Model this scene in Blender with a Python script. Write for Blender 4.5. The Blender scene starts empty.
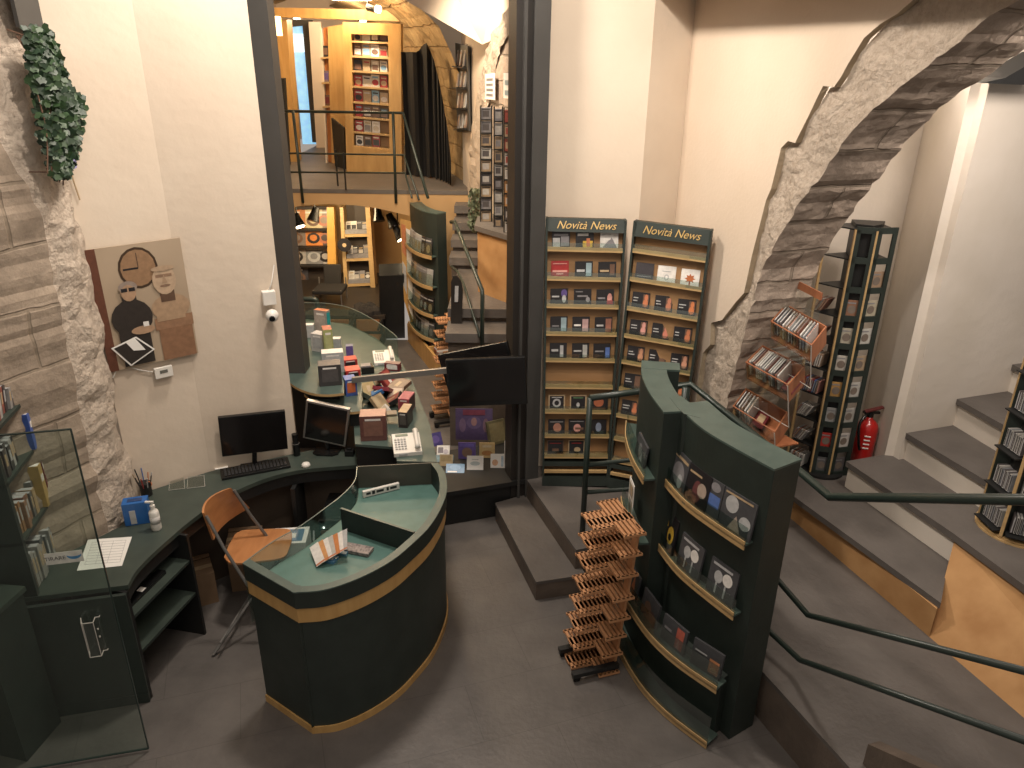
import bpy, bmesh, random
from math import *
from mathutils import Vector, Matrix, noise

# ------------------------------------------------------------------ camera, world, exposure
F_PX, PITCH, ROLL, HC = 768.0, radians(23.5), radians(0.7), 3.7
sc = bpy.context.scene
COL = sc.collection
cam_d = bpy.data.cameras.new('camera'); cam_d.sensor_width = 36; cam_d.lens = 36*F_PX/1024; cam_d.clip_start = .05
cam = bpy.data.objects.new('camera', cam_d); COL.objects.link(cam)
_f = Vector((0, cos(PITCH), -sin(PITCH))); _u0 = Vector((0, sin(PITCH), cos(PITCH))); _x0 = Vector((1, 0, 0))
_r = _x0*cos(ROLL)+_u0*sin(ROLL); _u = -_x0*sin(ROLL)+_u0*cos(ROLL)
cam.matrix_world = Matrix(((_r.x, _u.x, -_f.x, 0), (_r.y, _u.y, -_f.y, 0), (_r.z, _u.z, -_f.z, HC), (0, 0, 0, 1)))
sc.camera = cam
sc.view_settings.view_transform = 'Standard'; sc.view_settings.look = 'None'
sc.view_settings.gamma = 1; sc.view_settings.use_curve_mapping = False
sc.view_settings.exposure = 0.9
wd = bpy.data.worlds.new('world'); sc.world = wd; wd.use_nodes = True
wd.node_tree.nodes['Background'].inputs[0].default_value = (1.0, .87, .76, 1)
wd.node_tree.nodes['Background'].inputs[1].default_value = 0.20

def lamp(kind, name, loc, energy, color=(1, .8, .6), size=.3, target=None, spot=60, blend=.6):
    l = bpy.data.lights.new(name, kind); l.energy = energy; l.color = color
    if kind == 'AREA': l.size = size
    elif kind in ('POINT', 'SPOT'): l.shadow_soft_size = size
    if kind == 'SPOT': l.spot_size = radians(spot); l.spot_blend = blend
    o = bpy.data.objects.new(name, l); COL.objects.link(o); o.location = loc
    if target is not None:
        o.rotation_euler = (Vector(target)-Vector(loc)).to_track_quat('-Z', 'Y').to_euler()
    return o
WARM = (1, .885, .765)
lamp('AREA', 'ceiling_light_main', (-.9, 4.9, 5.3), 62, WARM, .45, (-.3, 4.0, 0))
lamp('AREA', 'ceiling_light_front', (0, 1.6, 5.4), 26, WARM, 1.6, (0, 4.6, .6))
lamp('SPOT', 'ceiling_spot_back_wall', (.3, 3.6, 5.0), 130, WARM, .08, (.7, 6.0, 3.0), 75, .9)
lamp('SPOT', 'ceiling_spot_left_wall', (-.7, 3.6, 5.0), 110, WARM, .08, (-2.2, 5.0, 2.9), 75, .9)
lamp('SPOT', 'ceiling_spot_right_wall', (.2, 3.0, 5.0), 100, WARM, .08, (1.9, 4.9, 2.6), 80, .9)
lamp('AREA', 'alcove_fill', (2.7, 3.9, 4.0), 24, (1, .88, .77), .5, (3.0, 5.6, 1.2))  # added fill without a fitting, brightens the alcove walls
lamp('POINT', 'alcove_rear_fill', (2.50, 5.2, 3.7), 11, (1, .88, .77), .12)  # second added fill, lifts the dark rear corner of the alcove
lamp('POINT', 'gallery_ceiling_light', (-2.1, 10.9, 4.35), 66, (1, .72, .42), .15)
lamp('POINT', 'gallery_rear_light', (-2.9, 13.2, 4.2), 38, (1, .75, .48), .15)
lamp('SPOT', 'stair_room_spot', (-1.0, 8.0, 4.6), 150, (1, .8, .58), .1, (.2, 9.0, 2.6), 100, .8)
lamp('AREA', 'stage_light', (-2.3, 10.15, 1.78), 14, (1, .74, .42), .5, (-2.2, 11.4, .9))
lamp('AREA', 'back_room_light', (-1.6, 7.3, 3.4), 35, (1, .76, .5), .8, (-1.5, 8.3, 0))

# ------------------------------------------------------------------ photo measuring helpers (a pixel onto a known plane)
def ray(px, py):
    u = (px-512)/F_PX; v = (384-py)/F_PX
    a = u*cos(ROLL)-v*sin(ROLL); b = u*sin(ROLL)+v*cos(ROLL)
    return (a, cos(PITCH)+b*sin(PITCH), -sin(PITCH)+b*cos(PITCH))
def Zp(px, py, z):
    r = ray(px, py); t = (z-HC)/r[2]; return Vector((r[0]*t, r[1]*t, z))
def Yp(px, py, y):
    r = ray(px, py); t = y/r[1]; return Vector((r[0]*t, y, HC+r[2]*t))
def PLp(px, py, p0, p1):
    r = ray(px, py); nx = p1[1]-p0[1]; ny = -(p1[0]-p0[0])
    t = (p0[0]*nx+p0[1]*ny)/(r[0]*nx+r[1]*ny); return Vector((r[0]*t, r[1]*t, HC+r[2]*t))
D = Vector((.314, -.9494, 0)); N = Vector((.9494, .314, 0)); UP = Vector((0, 0, 1))   # the two directions of the room
RZ = atan2(N.y, N.x)

# ------------------------------------------------------------------ materials
_M = {}
def nodes_of(m):
    m.use_nodes = True; return m.node_tree, m.node_tree.nodes['Principled BSDF']
def mat(name, c, rough=.6, metal=0, c2=None, nscale=6, bump=0, bscale=40, detail=6, aniso=None, emit=None, estr=1, coat=0, spec=None):
    if name in _M: return _M[name]
    m = bpy.data.materials.new(name); nt, p = nodes_of(m); m.diffuse_color = (*c, 1)
    p.inputs['Base Color'].default_value = (*c, 1); p.inputs['Roughness'].default_value = rough; p.inputs['Metallic'].default_value = metal
    if coat: p.inputs['Coat Weight'].default_value = coat
    if spec is not None: p.inputs['Specular IOR Level'].default_value = spec
    L = nt.links.new
    tc = nt.nodes.new('ShaderNodeTexCoord'); mp = nt.nodes.new('ShaderNodeMapping'); L(tc.outputs['Object'], mp.inputs[0])
    if aniso: mp.inputs['Scale'].default_value = aniso
    c2 = c2 or tuple(x*.86 for x in c)
    n = nt.nodes.new('ShaderNodeTexNoise'); n.inputs['Scale'].default_value = nscale; n.inputs['Detail'].default_value = detail; L(mp.outputs[0], n.inputs['Vector'])
    rmp = nt.nodes.new('ShaderNodeMapRange'); rmp.inputs[1].default_value = .35; rmp.inputs[2].default_value = .68; L(n.outputs['Fac'], rmp.inputs[0])
    mx = nt.nodes.new('ShaderNodeMix'); mx.data_type = 'RGBA'; mx.inputs[6].default_value = (*c, 1); mx.inputs[7].default_value = (*c2, 1)
    L(rmp.outputs[0], mx.inputs[0]); L(mx.outputs[2], p.inputs['Base Color'])
    if bump:
        bn = nt.nodes.new('ShaderNodeTexNoise'); bn.inputs['Scale'].default_value = bscale; bn.inputs['Detail'].default_value = 8; L(mp.outputs[0], bn.inputs['Vector'])
        b = nt.nodes.new('ShaderNodeBump'); b.inputs['Strength'].default_value = bump; b.inputs['Distance'].default_value = .02
        L(bn.outputs['Fac'], b.inputs['Height']); L(b.outputs[0], p.inputs['Normal'])
    if emit: p.inputs['Emission Color'].default_value = (*emit, 1); p.inputs['Emission Strength'].default_value = estr
    _M[name] = m; return m
def stone(name, c, c2, mortar, U, bw=.6, rh=.3, bump=.8, V=None, msize=.012):
    """blocks laid along direction U (horizontal) with vertical z (or direction V)"""
    if name in _M: return _M[name]
    m = bpy.data.materials.new(name); nt, p = nodes_of(m); m.diffuse_color = (*c, 1); L = nt.links.new
    p.inputs['Roughness'].default_value = .95; p.inputs['Specular IOR Level'].default_value = .15
    g = nt.nodes.new('ShaderNodeNewGeometry')
    def dot(v):
        d = nt.nodes.new('ShaderNodeVectorMath'); d.operation = 'DOT_PRODUCT'; d.inputs[1].default_value = v; L(g.outputs['Position'], d.inputs[0]); return d.outputs['Value']
    cx = nt.nodes.new('ShaderNodeCombineXYZ'); L(dot(U), cx.inputs[0]); L(dot(V or (0, 0, 1)), cx.inputs[1])
    wn = nt.nodes.new('ShaderNodeTexNoise'); wn.inputs['Scale'].default_value = 3.5; wn.inputs['Detail'].default_value = 3; L(g.outputs['Position'], wn.inputs['Vector'])
    va = nt.nodes.new('ShaderNodeVectorMath'); va.operation = 'MULTIPLY_ADD'; L(wn.outputs['Color'], va.inputs[0]); va.inputs[1].default_value = (.055, .055, 0); L(cx.outputs[0], va.inputs[2])
    br = nt.nodes.new('ShaderNodeTexBrick'); L(va.outputs[0], br.inputs['Vector'])
    br.inputs['Scale'].default_value = 1; br.inputs['Brick Width'].default_value = bw; br.inputs['Row Height'].default_value = rh
    br.inputs['Mortar Size'].default_value = msize; br.inputs['Mortar Smooth'].default_value = .5; br.offset = .43
    br.inputs['Color1'].default_value = (*c, 1); br.inputs['Color2'].default_value = (*c2, 1); br.inputs['Mortar'].default_value = (*mortar, 1)
    n = nt.nodes.new('ShaderNodeTexNoise'); n.inputs['Scale'].default_value = 9; n.inputs['Detail'].default_value = 10; n.inputs['Roughness'].default_value = .65; L(g.outputs['Position'], n.inputs['Vector'])
    mr = nt.nodes.new('ShaderNodeMapRange'); mr.inputs[1].default_value = .3; mr.inputs[2].default_value = .7; mr.inputs[3].default_value = .72; mr.inputs[4].default_value = 1.15; L(n.outputs['Fac'], mr.inputs[0])
    mx = nt.nodes.new('ShaderNodeMix'); mx.data_type = 'RGBA'; mx.blend_type = 'MULTIPLY'; mx.inputs[0].default_value = 1
    L(br.outputs['Color'], mx.inputs[6]); L(mr.outputs[0], mx.inputs[7]); L(mx.outputs[2], p.inputs['Base Color'])
    ad = nt.nodes.new('ShaderNodeMath'); ad.operation = 'MULTIPLY_ADD'; L(br.outputs['Fac'], ad.inputs[0]); ad.inputs[1].default_value = -.8; L(n.outputs['Fac'], ad.inputs[2])
    b = nt.nodes.new('ShaderNodeBump'); b.inputs['Strength'].default_value = bump; b.inputs['Distance'].default_value = .03; L(ad.outputs[0], b.inputs['Height']); L(b.outputs[0], p.inputs['Normal'])
    _M[name] = m; return m
def rubble_mat(name, c, c2):
    if name in _M: return _M[name]
    m = bpy.data.materials.new(name); nt, p = nodes_of(m); m.diffuse_color = (*c, 1); L = nt.links.new
    p.inputs['Roughness'].default_value = .97; p.inputs['Specular IOR Level'].default_value = .1
    g = nt.nodes.new('ShaderNodeNewGeometry')
    n = nt.nodes.new('ShaderNodeTexNoise'); n.inputs['Scale'].default_value = 30; n.inputs['Detail'].default_value = 9; n.inputs['Roughness'].default_value = .68; L(g.outputs['Position'], n.inputs['Vector'])
    v = nt.nodes.new('ShaderNodeTexVoronoi'); v.feature = 'DISTANCE_TO_EDGE'; v.inputs['Scale'].default_value = 2.6; L(g.outputs['Position'], v.inputs['Vector'])
    mr = nt.nodes.new('ShaderNodeMapRange'); mr.inputs[1].default_value = 0; mr.inputs[2].default_value = .03; L(v.outputs['Distance'], mr.inputs[0])
    rm = nt.nodes.new('ShaderNodeMapRange'); rm.inputs[1].default_value = .4; rm.inputs[2].default_value = .66; L(n.outputs['Fac'], rm.inputs[0])
    mx = nt.nodes.new('ShaderNodeMix'); mx.data_type = 'RGBA'; mx.inputs[6].default_value = (*c, 1); mx.inputs[7].default_value = (*c2, 1); L(rm.outputs[0], mx.inputs[0])
    mj = nt.nodes.new('ShaderNodeMix'); mj.data_type = 'RGBA'; mj.inputs[6].default_value = (*[x*.9 for x in c], 1); L(mr.outputs[0], mj.inputs[0]); L(mx.outputs[2], mj.inputs[7]); L(mj.outputs[2], p.inputs['Base Color'])
    ad = nt.nodes.new('ShaderNodeMath'); ad.operation = 'MULTIPLY_ADD'; L(mr.outputs[0], ad.inputs[0]); ad.inputs[1].default_value = .12; L(n.outputs['Fac'], ad.inputs[2])
    b = nt.nodes.new('ShaderNodeBump'); b.inputs['Strength'].default_value = 1; b.inputs['Distance'].default_value = .03; L(ad.outputs[0], b.inputs['Height']); L(b.outputs[0], p.inputs['Normal'])
    _M[name] = m; return m
def tile_mat(name, c, c2, joint, w=.9, h=.45, rough=.45):
    if name in _M: return _M[name]
    m = bpy.data.materials.new(name); nt, p = nodes_of(m); m.diffuse_color = (*c, 1); L = nt.links.new
    g = nt.nodes.new('ShaderNodeNewGeometry'); mp = nt.nodes.new('ShaderNodeMapping'); mp.inputs['Rotation'].default_value = (0, 0, -RZ); L(g.outputs['Position'], mp.inputs[0])
    br = nt.nodes.new('ShaderNodeTexBrick'); L(mp.outputs[0], br.inputs['Vector']); br.inputs['Scale'].default_value = 1
    br.inputs['Brick Width'].default_value = w; br.inputs['Row Height'].default_value = h; br.inputs['Mortar Size'].default_value = .0025; br.inputs['Mortar Smooth'].default_value = .3
    br.inputs['Color1'].default_value = (*c, 1); br.inputs['Color2'].default_value = (*[x*.93 for x in c], 1); br.inputs['Mortar'].default_value = (*joint, 1)
    n = nt.nodes.new('ShaderNodeTexNoise'); n.inputs['Scale'].default_value = 3; n.inputs['Detail'].default_value = 8; n.inputs['Roughness'].default_value = .65; L(g.outputs['Position'], n.inputs['Vector'])
    mr = nt.nodes.new('ShaderNodeMapRange'); mr.inputs[1].default_value = .35; mr.inputs[2].default_value = .7; mr.inputs[3].default_value = .82; mr.inputs[4].default_value = 1.18; L(n.outputs['Fac'], mr.inputs[0])
    mx = nt.nodes.new('ShaderNodeMix'); mx.data_type = 'RGBA'; mx.blend_type = 'MULTIPLY'; mx.inputs[0].default_value = 1
    L(br.outputs['Color'], mx.inputs[6]); L(mr.outputs[0], mx.inputs[7]); L(mx.outputs[2], p.inputs['Base Color'])
    p.inputs['Roughness'].default_value = rough
    n2 = nt.nodes.new('ShaderNodeTexNoise'); n2.inputs['Scale'].default_value = 30; n2.inputs['Detail'].default_value = 6; L(g.outputs['Position'], n2.inputs['Vector'])
    b = nt.nodes.new('ShaderNodeBump'); b.inputs['Strength'].default_value = .25; b.inputs['Distance'].default_value = .01; L(n2.outputs['Fac'], b.inputs['Height']); L(b.outputs[0], p.inputs['Normal'])
    _M[name] = m; return m
def glass(name, tint=(.8, .9, .88), alpha=.12, rough=.05):
    if name in _M: return _M[name]
    m = bpy.data.materials.new(name); nt, p = nodes_of(m); m.diffuse_color = (*tint, .3)
    L = nt.links.new; out = nt.nodes['Material Output']
    tr = nt.nodes.new('ShaderNodeBsdfTransparent'); tr.inputs[0].default_value = (*tint, 1)
    gl = nt.nodes.new('ShaderNodeBsdfGlossy'); gl.inputs['Roughness'].default_value = rough; gl.inputs[0].default_value = (.9, .95, .95, 1)
    n = nt.nodes.new('ShaderNodeTexNoise'); n.inputs['Scale'].default_value = 3
    mr = nt.nodes.new('ShaderNodeMapRange'); mr.inputs[3].default_value = alpha*.8; mr.inputs[4].default_value = alpha*1.2; L(n.outputs['Fac'], mr.inputs[0])
    mx = nt.nodes.new('ShaderNodeMixShader'); L(mr.outputs[0], mx.inputs[0]); L(tr.outputs[0], mx.inputs[1]); L(gl.outputs[0], mx.inputs[2]); L(mx.outputs[0], out.inputs['Surface'])
    _M[name] = m; return m
def ink(r, g, b, rough=.35):
    k = 'ink_%02x%02x%02x' % (int(r*255), int(g*255), int(b*255))
    return mat(k, (r, g, b), rough, nscale=35, c2=(r*.8, g*.8, b*.8))

PLASTER = mat('cream_plaster', (.66, .565, .46), .85, c2=(.60, .50, .40), nscale=1.3, bump=.15, bscale=14, spec=.2)
PLASTER2 = mat('white_plaster', (.66, .60, .53), .85, c2=(.60, .54, .46), nscale=1.6, bump=.2, bscale=10, spec=.2)
PINK = mat('pinkish_plaster', (.66, .55, .44), .85, c2=(.60, .49, .38), nscale=1.1, bump=.12, spec=.2)
PEDGE = mat('broken_plaster_edge', (.42, .34, .24), .9, bump=.4, spec=.1)
ORANGE = mat('orange_plaster', (.48, .275, .12), .7, c2=(.35, .18, .07), nscale=4, bump=.1, bscale=9, spec=.25)
OCHRE = mat('ochre_wall', (.46, .30, .15), .75, c2=(.40, .25, .12), nscale=2, spec=.2)
FLOOR = tile_mat('slate_floor', (.120, .108, .100), 0, (.085, .076, .07))
SLATE = mat('slate_slab', (.122, .108, .098), .5, c2=(.092, .081, .073), nscale=3, bump=.25, bscale=25, detail=10)
RISER = mat('slate_riser', (.13, .10, .078), .6, c2=(.085, .066, .052), nscale=5, bump=.25)
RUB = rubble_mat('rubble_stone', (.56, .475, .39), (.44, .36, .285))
RUBL = rubble_mat('lime_rubble', (.60, .51, .42), (.45, .37, .30))
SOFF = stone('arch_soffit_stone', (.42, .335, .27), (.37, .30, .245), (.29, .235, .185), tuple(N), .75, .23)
MASON = stone('masonry_blocks', (.36, .29, .225), (.33, .265, .205), (.28, .225, .17), (.49, .87, 0), .62, .34, .55)
VAULT = stone('vault_stone', (.42, .30, .16), (.38, .27, .14), (.30, .20, .10), tuple(D), .5, .25)
GREEN = mat('dark_green_paint', (.014, .021, .017), .55, c2=(.018, .027, .022), nscale=9, bump=.05)
GREENF = mat('green_front_paint', (.018, .026, .022), .55, c2=(.024, .034, .029), nscale=7, bump=.05)
GTOP = mat('green_laminate', (.075, .108, .094), .38, c2=(.058, .086, .075), nscale=12)
GTOPD = mat('desk_green_laminate', (.050, .066, .055), .4, c2=(.038, .051, .043), nscale=9)
TEAL = mat('teal_tray_lining', (.085, .175, .155), .45, c2=(.07, .15, .13), nscale=14)
BLACK = mat('black_paint', (.008, .0085, .0085), .5, c2=(.012, .012, .012))
BLACKG = mat('black_plastic', (.006, .006, .0065), .25, c2=(.008, .008, .008))
SCREEN = mat('dark_screen', (.009, .008, .008), .12, c2=(.011, .01, .01))
DKGREY = mat('grey_painted_steel', (.054, .052, .049), .5, c2=(.046, .044, .041), nscale=4)
DKBRN = mat('dark_bronze_steel', (.018, .0145, .012), .5)
SILVER = mat('silver_metal', (.42, .40, .38), .35, .8)
TUBE = mat('grey_tube', (.22, .21, .20), .4, .5)
WOOD = mat('golden_plywood', (.52, .32, .12), .45, c2=(.43, .25, .085), nscale=3, aniso=(6, 6, .8), detail=4)
WOODL = mat('pale_oak_edge', (.47, .315, .145), .5, c2=(.40, .26, .115), nscale=5, aniso=(1, 6, 6))
WOODC = mat('orange_beech', (.50, .22, .085), .4, c2=(.40, .165, .06), nscale=4, aniso=(5, 1, 5), coat=.2)
BINW = mat('reddish_bin_wood', (.36, .135, .06), .45, c2=(.27, .095, .04), nscale=4, aniso=(4, 4, 1))
SLATW = mat('slat_beech', (.50, .255, .125), .5, c2=(.42, .20, .09), nscale=6)
BACKB = mat('rack_back_board', (.33, .19, .09), .55, c2=(.27, .155, .07), nscale=3, aniso=(1, 1, 5))
WHITE = mat('white_plastic', (.72, .69, .64), .4, c2=(.66, .63, .58))
PAPER = mat('white_paper', (.78, .76, .72), .8, c2=(.74, .72, .68))
GOLD = mat('gold_lettering', (.62, .42, .16), .35, .3)
CARD = mat('brown_cardboard', (.25, .16, .095), .85, c2=(.2, .125, .07))
GLASSD = glass('door_glass', (.84, .90, .87), .07)
GLASS = glass('shelf_glass', (.82, .88, .86), .13)
ACRYL = glass('clear_acrylic', (.93, .94, .93), .10)
ACRE = mat('acrylic_edge', (.55, .52, .48), .3)
CHAIRG = mat('black_fabric', (.018, .016, .015), .9)
GLOW = mat('warm_lamp_glow', (1, .85, .6), .5, emit=(1, .8, .5), estr=9)
DAY = mat('daylit_street', (.45, .7, .85), .8, c2=(.3, .5, .65), nscale=7, emit=(.12, .32, .5), estr=.8)
DAYW = mat('daylit_awning', (.8, .95, 1), .8, emit=(.75, .92, 1), estr=.8)

# ------------------------------------------------------------------ mesh helpers
class MB:
    def __init__(s): s.v = []; s.f = []; s.mi = []; s.mats = []
    def idx(s, m):
        if m not in s.mats: s.mats.append(m)
        return s.mats.index(m)
    def add(s, vs, fs, m):
        o = len(s.v); s.v += [Vector(v) for v in vs]; k = s.idx(m)
        for f in fs: s.f.append([o+i for i in f]); s.mi.append(k)
        return s
    def box(s, a, b, m):
        (x0, y0, z0), (x1, y1, z1) = a, b
        vs = [(x, y, z) for z in (z0, z1) for x, y in ((x0, y0), (x1, y0), (x1, y1), (x0, y1))]
        return s.add(vs, BOXF, m)
    def obox(s, c, ex, ey, ez, m):
        """oriented box: centre and three half-extent vectors"""
        c = Vector(c); ex, ey, ez = Vector(ex), Vector(ey), Vector(ez)
        vs = [c+sx*ex+sy*ey+sz*ez for sz in (-1, 1) for sx, sy in ((-1, -1), (1, -1), (1, 1), (-1, 1))]
        return s.add(vs, BOXF, m)
    def prism(s, poly, z0, z1, m, mtop=None):
        n = len(poly); ar = sum(poly[i][0]*poly[(i+1) % n][1]-poly[(i+1) % n][0]*poly[i][1] for i in range(n))
        P = list(poly) if ar > 0 else list(reversed(poly))
        vs = [(p[0], p[1], z0) for p in P]+[(p[0], p[1], z1) for p in P]
        s.add(vs, [list(range(n))[::-1]]+[[i, (i+1) % n, n+(i+1) % n, n+i] for i in range(n)], m)
        s.add([(p[0], p[1], z1) for p in P], [list(range(n))], mtop or m)
        return s
    def slab(s, quad, th, m):
        """quad of 4+ 3D points, thickened along -normal"""
        q = [Vector(p) for p in quad]; nn = (q[1]-q[0]).cross(q[2]-q[0]).normalized()*th; n = len(q)
        vs = q+[p-nn for p in q]
        return s.add(vs, [list(range(n)), [n+i for i in range(n)][::-1]]+[[i, n+i, n+(i+1) % n, (i+1) % n] for i in range(n)], m)
    def tube(s, pts, r, m, n=8, cap=True):
        pts = [Vector(p) for p in pts]; rings = []
        rs = r if isinstance(r, (list, tuple)) else [r]*len(pts)
        pv = None
        for i, p in enumerate(pts):
            a = pts[max(i-1, 0)]; b = pts[min(i+1, len(pts)-1)]; t = (b-a).normalized()
            if 0 < i < len(pts)-1: t = ((pts[i]-a).normalized()+(b-pts[i]).normalized()).normalized()
            if pv is None: pv = t.orthogonal().normalized()
            pv = (pv-t*pv.dot(t)).normalized(); w = t.cross(pv)
            rings.append([p+(pv*cos(2*pi*k/n)+w*sin(2*pi*k/n))*rs[i] for k in range(n)])
        vs = [v for rg in rings for v in rg]; fs = []
        for i in range(len(pts)-1):
            for k in range(n): fs.append([i*n+k, i*n+(k+1) % n, (i+1)*n+(k+1) % n, (i+1)*n+k])
        if cap: fs.append(list(range(n))[::-1]); fs.append([(len(pts)-1)*n+k for k in range(n)])
        return s.add(vs, fs, m)
    def lathe(s, c, prof, m, n=20):
        c = Vector(c); vs = []; fs = []
        for r, z in prof:
            for k in range(n): vs.append(c+Vector((r*cos(2*pi*k/n), r*sin(2*pi*k/n), z)))
        for i in range(len(prof)-1):
            for k in range(n): fs.append([i*n+k, i*n+(k+1) % n, (i+1)*n+(k+1) % n, (i+1)*n+k])
        fs.append(list(range(n))[::-1]); fs.append([(len(prof)-1)*n+k for k in range(n)])
        return s.add(vs, fs, m)
    def grid(s, rows, m):
        nr, nc = len(rows), len(rows[0])
        return s.add([p for r in rows for p in r], [[i*nc+j, i*nc+j+1, (i+1)*nc+j+1, (i+1)*nc+j] for i in range(nr-1) for j in range(nc-1)], m)
BOXF = [[3, 2, 1, 0], [4, 5, 6, 7], [0, 1, 5, 4], [1, 2, 6, 5], [2, 3, 7, 6], [3, 0, 4, 7]]
FR = {}
def link_mesh(name, mb, root=None, parent=None, smooth=False, bevel=0, frame=None):
    inv = frame.inverted() if frame else Matrix()
    me = bpy.data.meshes.new(name); me.from_pydata([inv@v for v in mb.v], [], mb.f)
    for m in mb.mats: me.materials.append(m)
    for p, k in zip(me.polygons, mb.mi): p.material_index = k; p.use_smooth = smooth
    me.update(); o = bpy.data.objects.new(name, me); COL.objects.link(o)
    if bevel:
        b = o.modifiers.new('bevel', 'BEVEL'); b.width = bevel; b.segments = 2; b.limit_method = 'ANGLE'
    if parent: o.parent = parent
    return o
def tag(o, label, cat, group=None, kind=None):
    if label: o['label'] = label
    if cat: o['category'] = cat
    if group: o['group'] = group
    if kind: o['kind'] = kind
    return o
def thing(name, label, cat, loc=(0, 0, 0), rz=0, group=None):
    o = bpy.data.objects.new(name, None); COL.objects.link(o); o.location = loc; o.rotation_euler = (0, 0, rz); o.empty_display_size = .1
    FR[o.name] = Matrix.Translation(Vector(loc))@Matrix.Rotation(rz, 4, 'Z')
    return tag(o, label, cat, group)
def part(name, mb, root, local=False, sub=None, label=None, **k):
    """a child mesh; world coordinates unless local; sub = the part it belongs to"""
    o = link_mesh(name, mb, parent=sub or root, frame=None if local else FR[root.name], **k)
    if label: o['label'] = label
    return o
def solo(name, mb, label, cat, group=None, loc=None, rz=0, local=False, **k):
    """a thing that is one mesh, origin at loc"""
    if loc is None:
        xs = [v.x for v in mb.v]; ys = [v.y for v in mb.v]; zs = [v.z for v in mb.v]
        loc = ((min(xs)+max(xs))/2, (min(ys)+max(ys))/2, min(zs)); local = False
    fr = Matrix.Translation(Vector(loc))@Matrix.Rotation(rz, 4, 'Z')
    o = link_mesh(name, mb, frame=None if local else fr, **k); o.location = loc; o.rotation_euler = (0, 0, rz)
    return tag(o, label, cat, group)
def struct(name, mb, **k):
    o = link_mesh(name, mb, **k); o['kind'] = 'structure'; return o
def copy_tree(o, parent=None):
    c = o.copy(); COL.objects.link(c)
    if parent: c.parent = parent
    for ch in [x for x in bpy.data.objects if x.parent == o]: copy_tree(ch, c)
    return c
def lerp(a, b, t): return Vector(a)*(1-t)+Vector(b)*t
def resample(pts, n):
    pts = [Vector(p) for p in pts]; L = [0]
    for a, b in zip(pts, pts[1:]): L.append(L[-1]+(b-a).length)
    out = []
    for i in range(n):
        s = L[-1]*i/(n-1); k = 0
        while k < len(L)-2 and L[k+1] < s: k += 1
        out.append(lerp(pts[k], pts[k+1], (s-L[k])/max(L[k+1]-L[k], 1e-9)))
    return out
def smoothc(pts, n):
    """Catmull-Rom through the points"""
    P = [Vector(p) for p in pts]; P = [2*P[0]-P[1]]+P+[2*P[-1]-P[-2]]; out = []
    m = len(P)-3
    for i in range(n):
        s = m*i/(n-1); k = min(int(s), m-1); t = s-k; a, b, c, d = P[k:k+4]
        out.append(.5*((2*b)+(c-a)*t+(2*a-5*b+4*c-d)*t*t+(3*b-a-3*c+d)*t**3))
    return out
ORD = ['first', 'second', 'third', 'fourth', 'fifth', 'sixth', 'seventh', 'eighth', 'ninth', 'tenth', 'eleventh', 'twelfth', 'thirteenth', 'fourteenth', 'fifteenth', 'sixteenth', 'seventeenth', 'eighteenth', 'nineteenth', 'twentieth']
rnd = random.Random(7)

# ------------------------------------------------------------------ the setting
struct('floor', MB().add([(-6, -2, 0), (6, -2, 0), (6, 10, 0), (-6, 10, 0)], [[0, 1, 2, 3]], FLOOR))
K = Vector((1.273, 6.1, 0))
def C3(s, z, off=0): return K+D*s+N*off+UP*z          # wall C in (along, up), off behind it
L0, L1, L2 = Vector((-1.645, 5.216, 0)), Vector((-2.215, 4.922, 0)), Vector((-2.62, 4.58, 0))
def wallquad(m, a, b, z0, z1, mt, th=.06):
    a, b = Vector(a), Vector(b); return m.slab([a+UP*z0, b+UP*z0, b+UP*z1, a+UP*z1], th, mt)
m = MB(); wallquad(m, L0, L1, 0, 5.2, PLASTER, -.12); wallquad(m, L1, L2, 0, 5.2, PLASTER, -.12)
struct('wall_left', m)
A0, A1 = Vector((.1, 5.93, 0)), Vector((.955, 5.90, 0))
m = MB(); wallquad(m, A0, A1, 0, 5.2, PLASTER, .08); wallquad(m, A1, K, 0, 5.2, PLASTER, .08); struct('wall_back', m)
# right wall: plaster up to its broken edge round the stone arch
outer_px = [(695, 410), (699, 375), (703, 353), (710, 345), (711, 323), (722, 320), (735, 303), (744, 293), (752, 255), (759, 228), (766, 200), (771, 189), (777, 165), (781, 148), (788, 141), (795, 143), (809, 115), (817, 98), (823, 86), (834, 87), (841, 77), (848, 64), (864, 38), (880, 24), (897, 14), (913, 0)]
inner_px = [(725, 400), (735, 360), (748, 312), (759, 269), (776, 238), (793, 210), (811, 184), (829, 159), (848, 131), (870, 109), (894, 89), (918, 70), (941, 52), (976, 25), (1017, 0)]
def onC(p):
    w = PLp(*p, K, K+D); return ((w-K).dot(D), w.z)
oc = [(.62, .3), (.60, .9)]+[onC(p) for p in outer_px]+[(2.4, 4.35), (3.2, 4.6), (4.4, 4.5), (5.2, 4.0)]
ic = [(.93, .3), (.94, .9)]+[onC(p) for p in inner_px]+[(3.1, 4.06), (3.8, 4.0), (4.5, 3.7), (5.0, 3.2)]
m = MB(); poly = [(0, 0), (0, 5.2), (6.0, 5.2), (6.0, 4.0)]+oc[::-1]+[(.62, 0)]
m.add([C3(s, z) for s, z in poly], [list(range(len(poly)))], PINK)
n_ = len(oc); m.add([C3(s, z) for s, z in oc]+[C3(s, z, .045) for s, z in oc], [[i, i+1, n_+i+1, n_+i] for i in range(n_-1)], PEDGE)
struct('wall_right', m)
def rough(p, a, sc_=7): 
    return noise.noise(p*sc_)*a+noise.noise(p*sc_*3.1)*a*.5
oR = resample([C3(s, z, .02) for s, z in oc], 150); iR = resample([C3(s, z, .0) for s, z in ic], 150); rows = []
for i, (a, b) in enumerate(zip(oR, iR)):
    rows.append([lerp(a, b, t/10)+N*(.02+rough(lerp(a, b, t/10), .022)) for t in range(11)])
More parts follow.
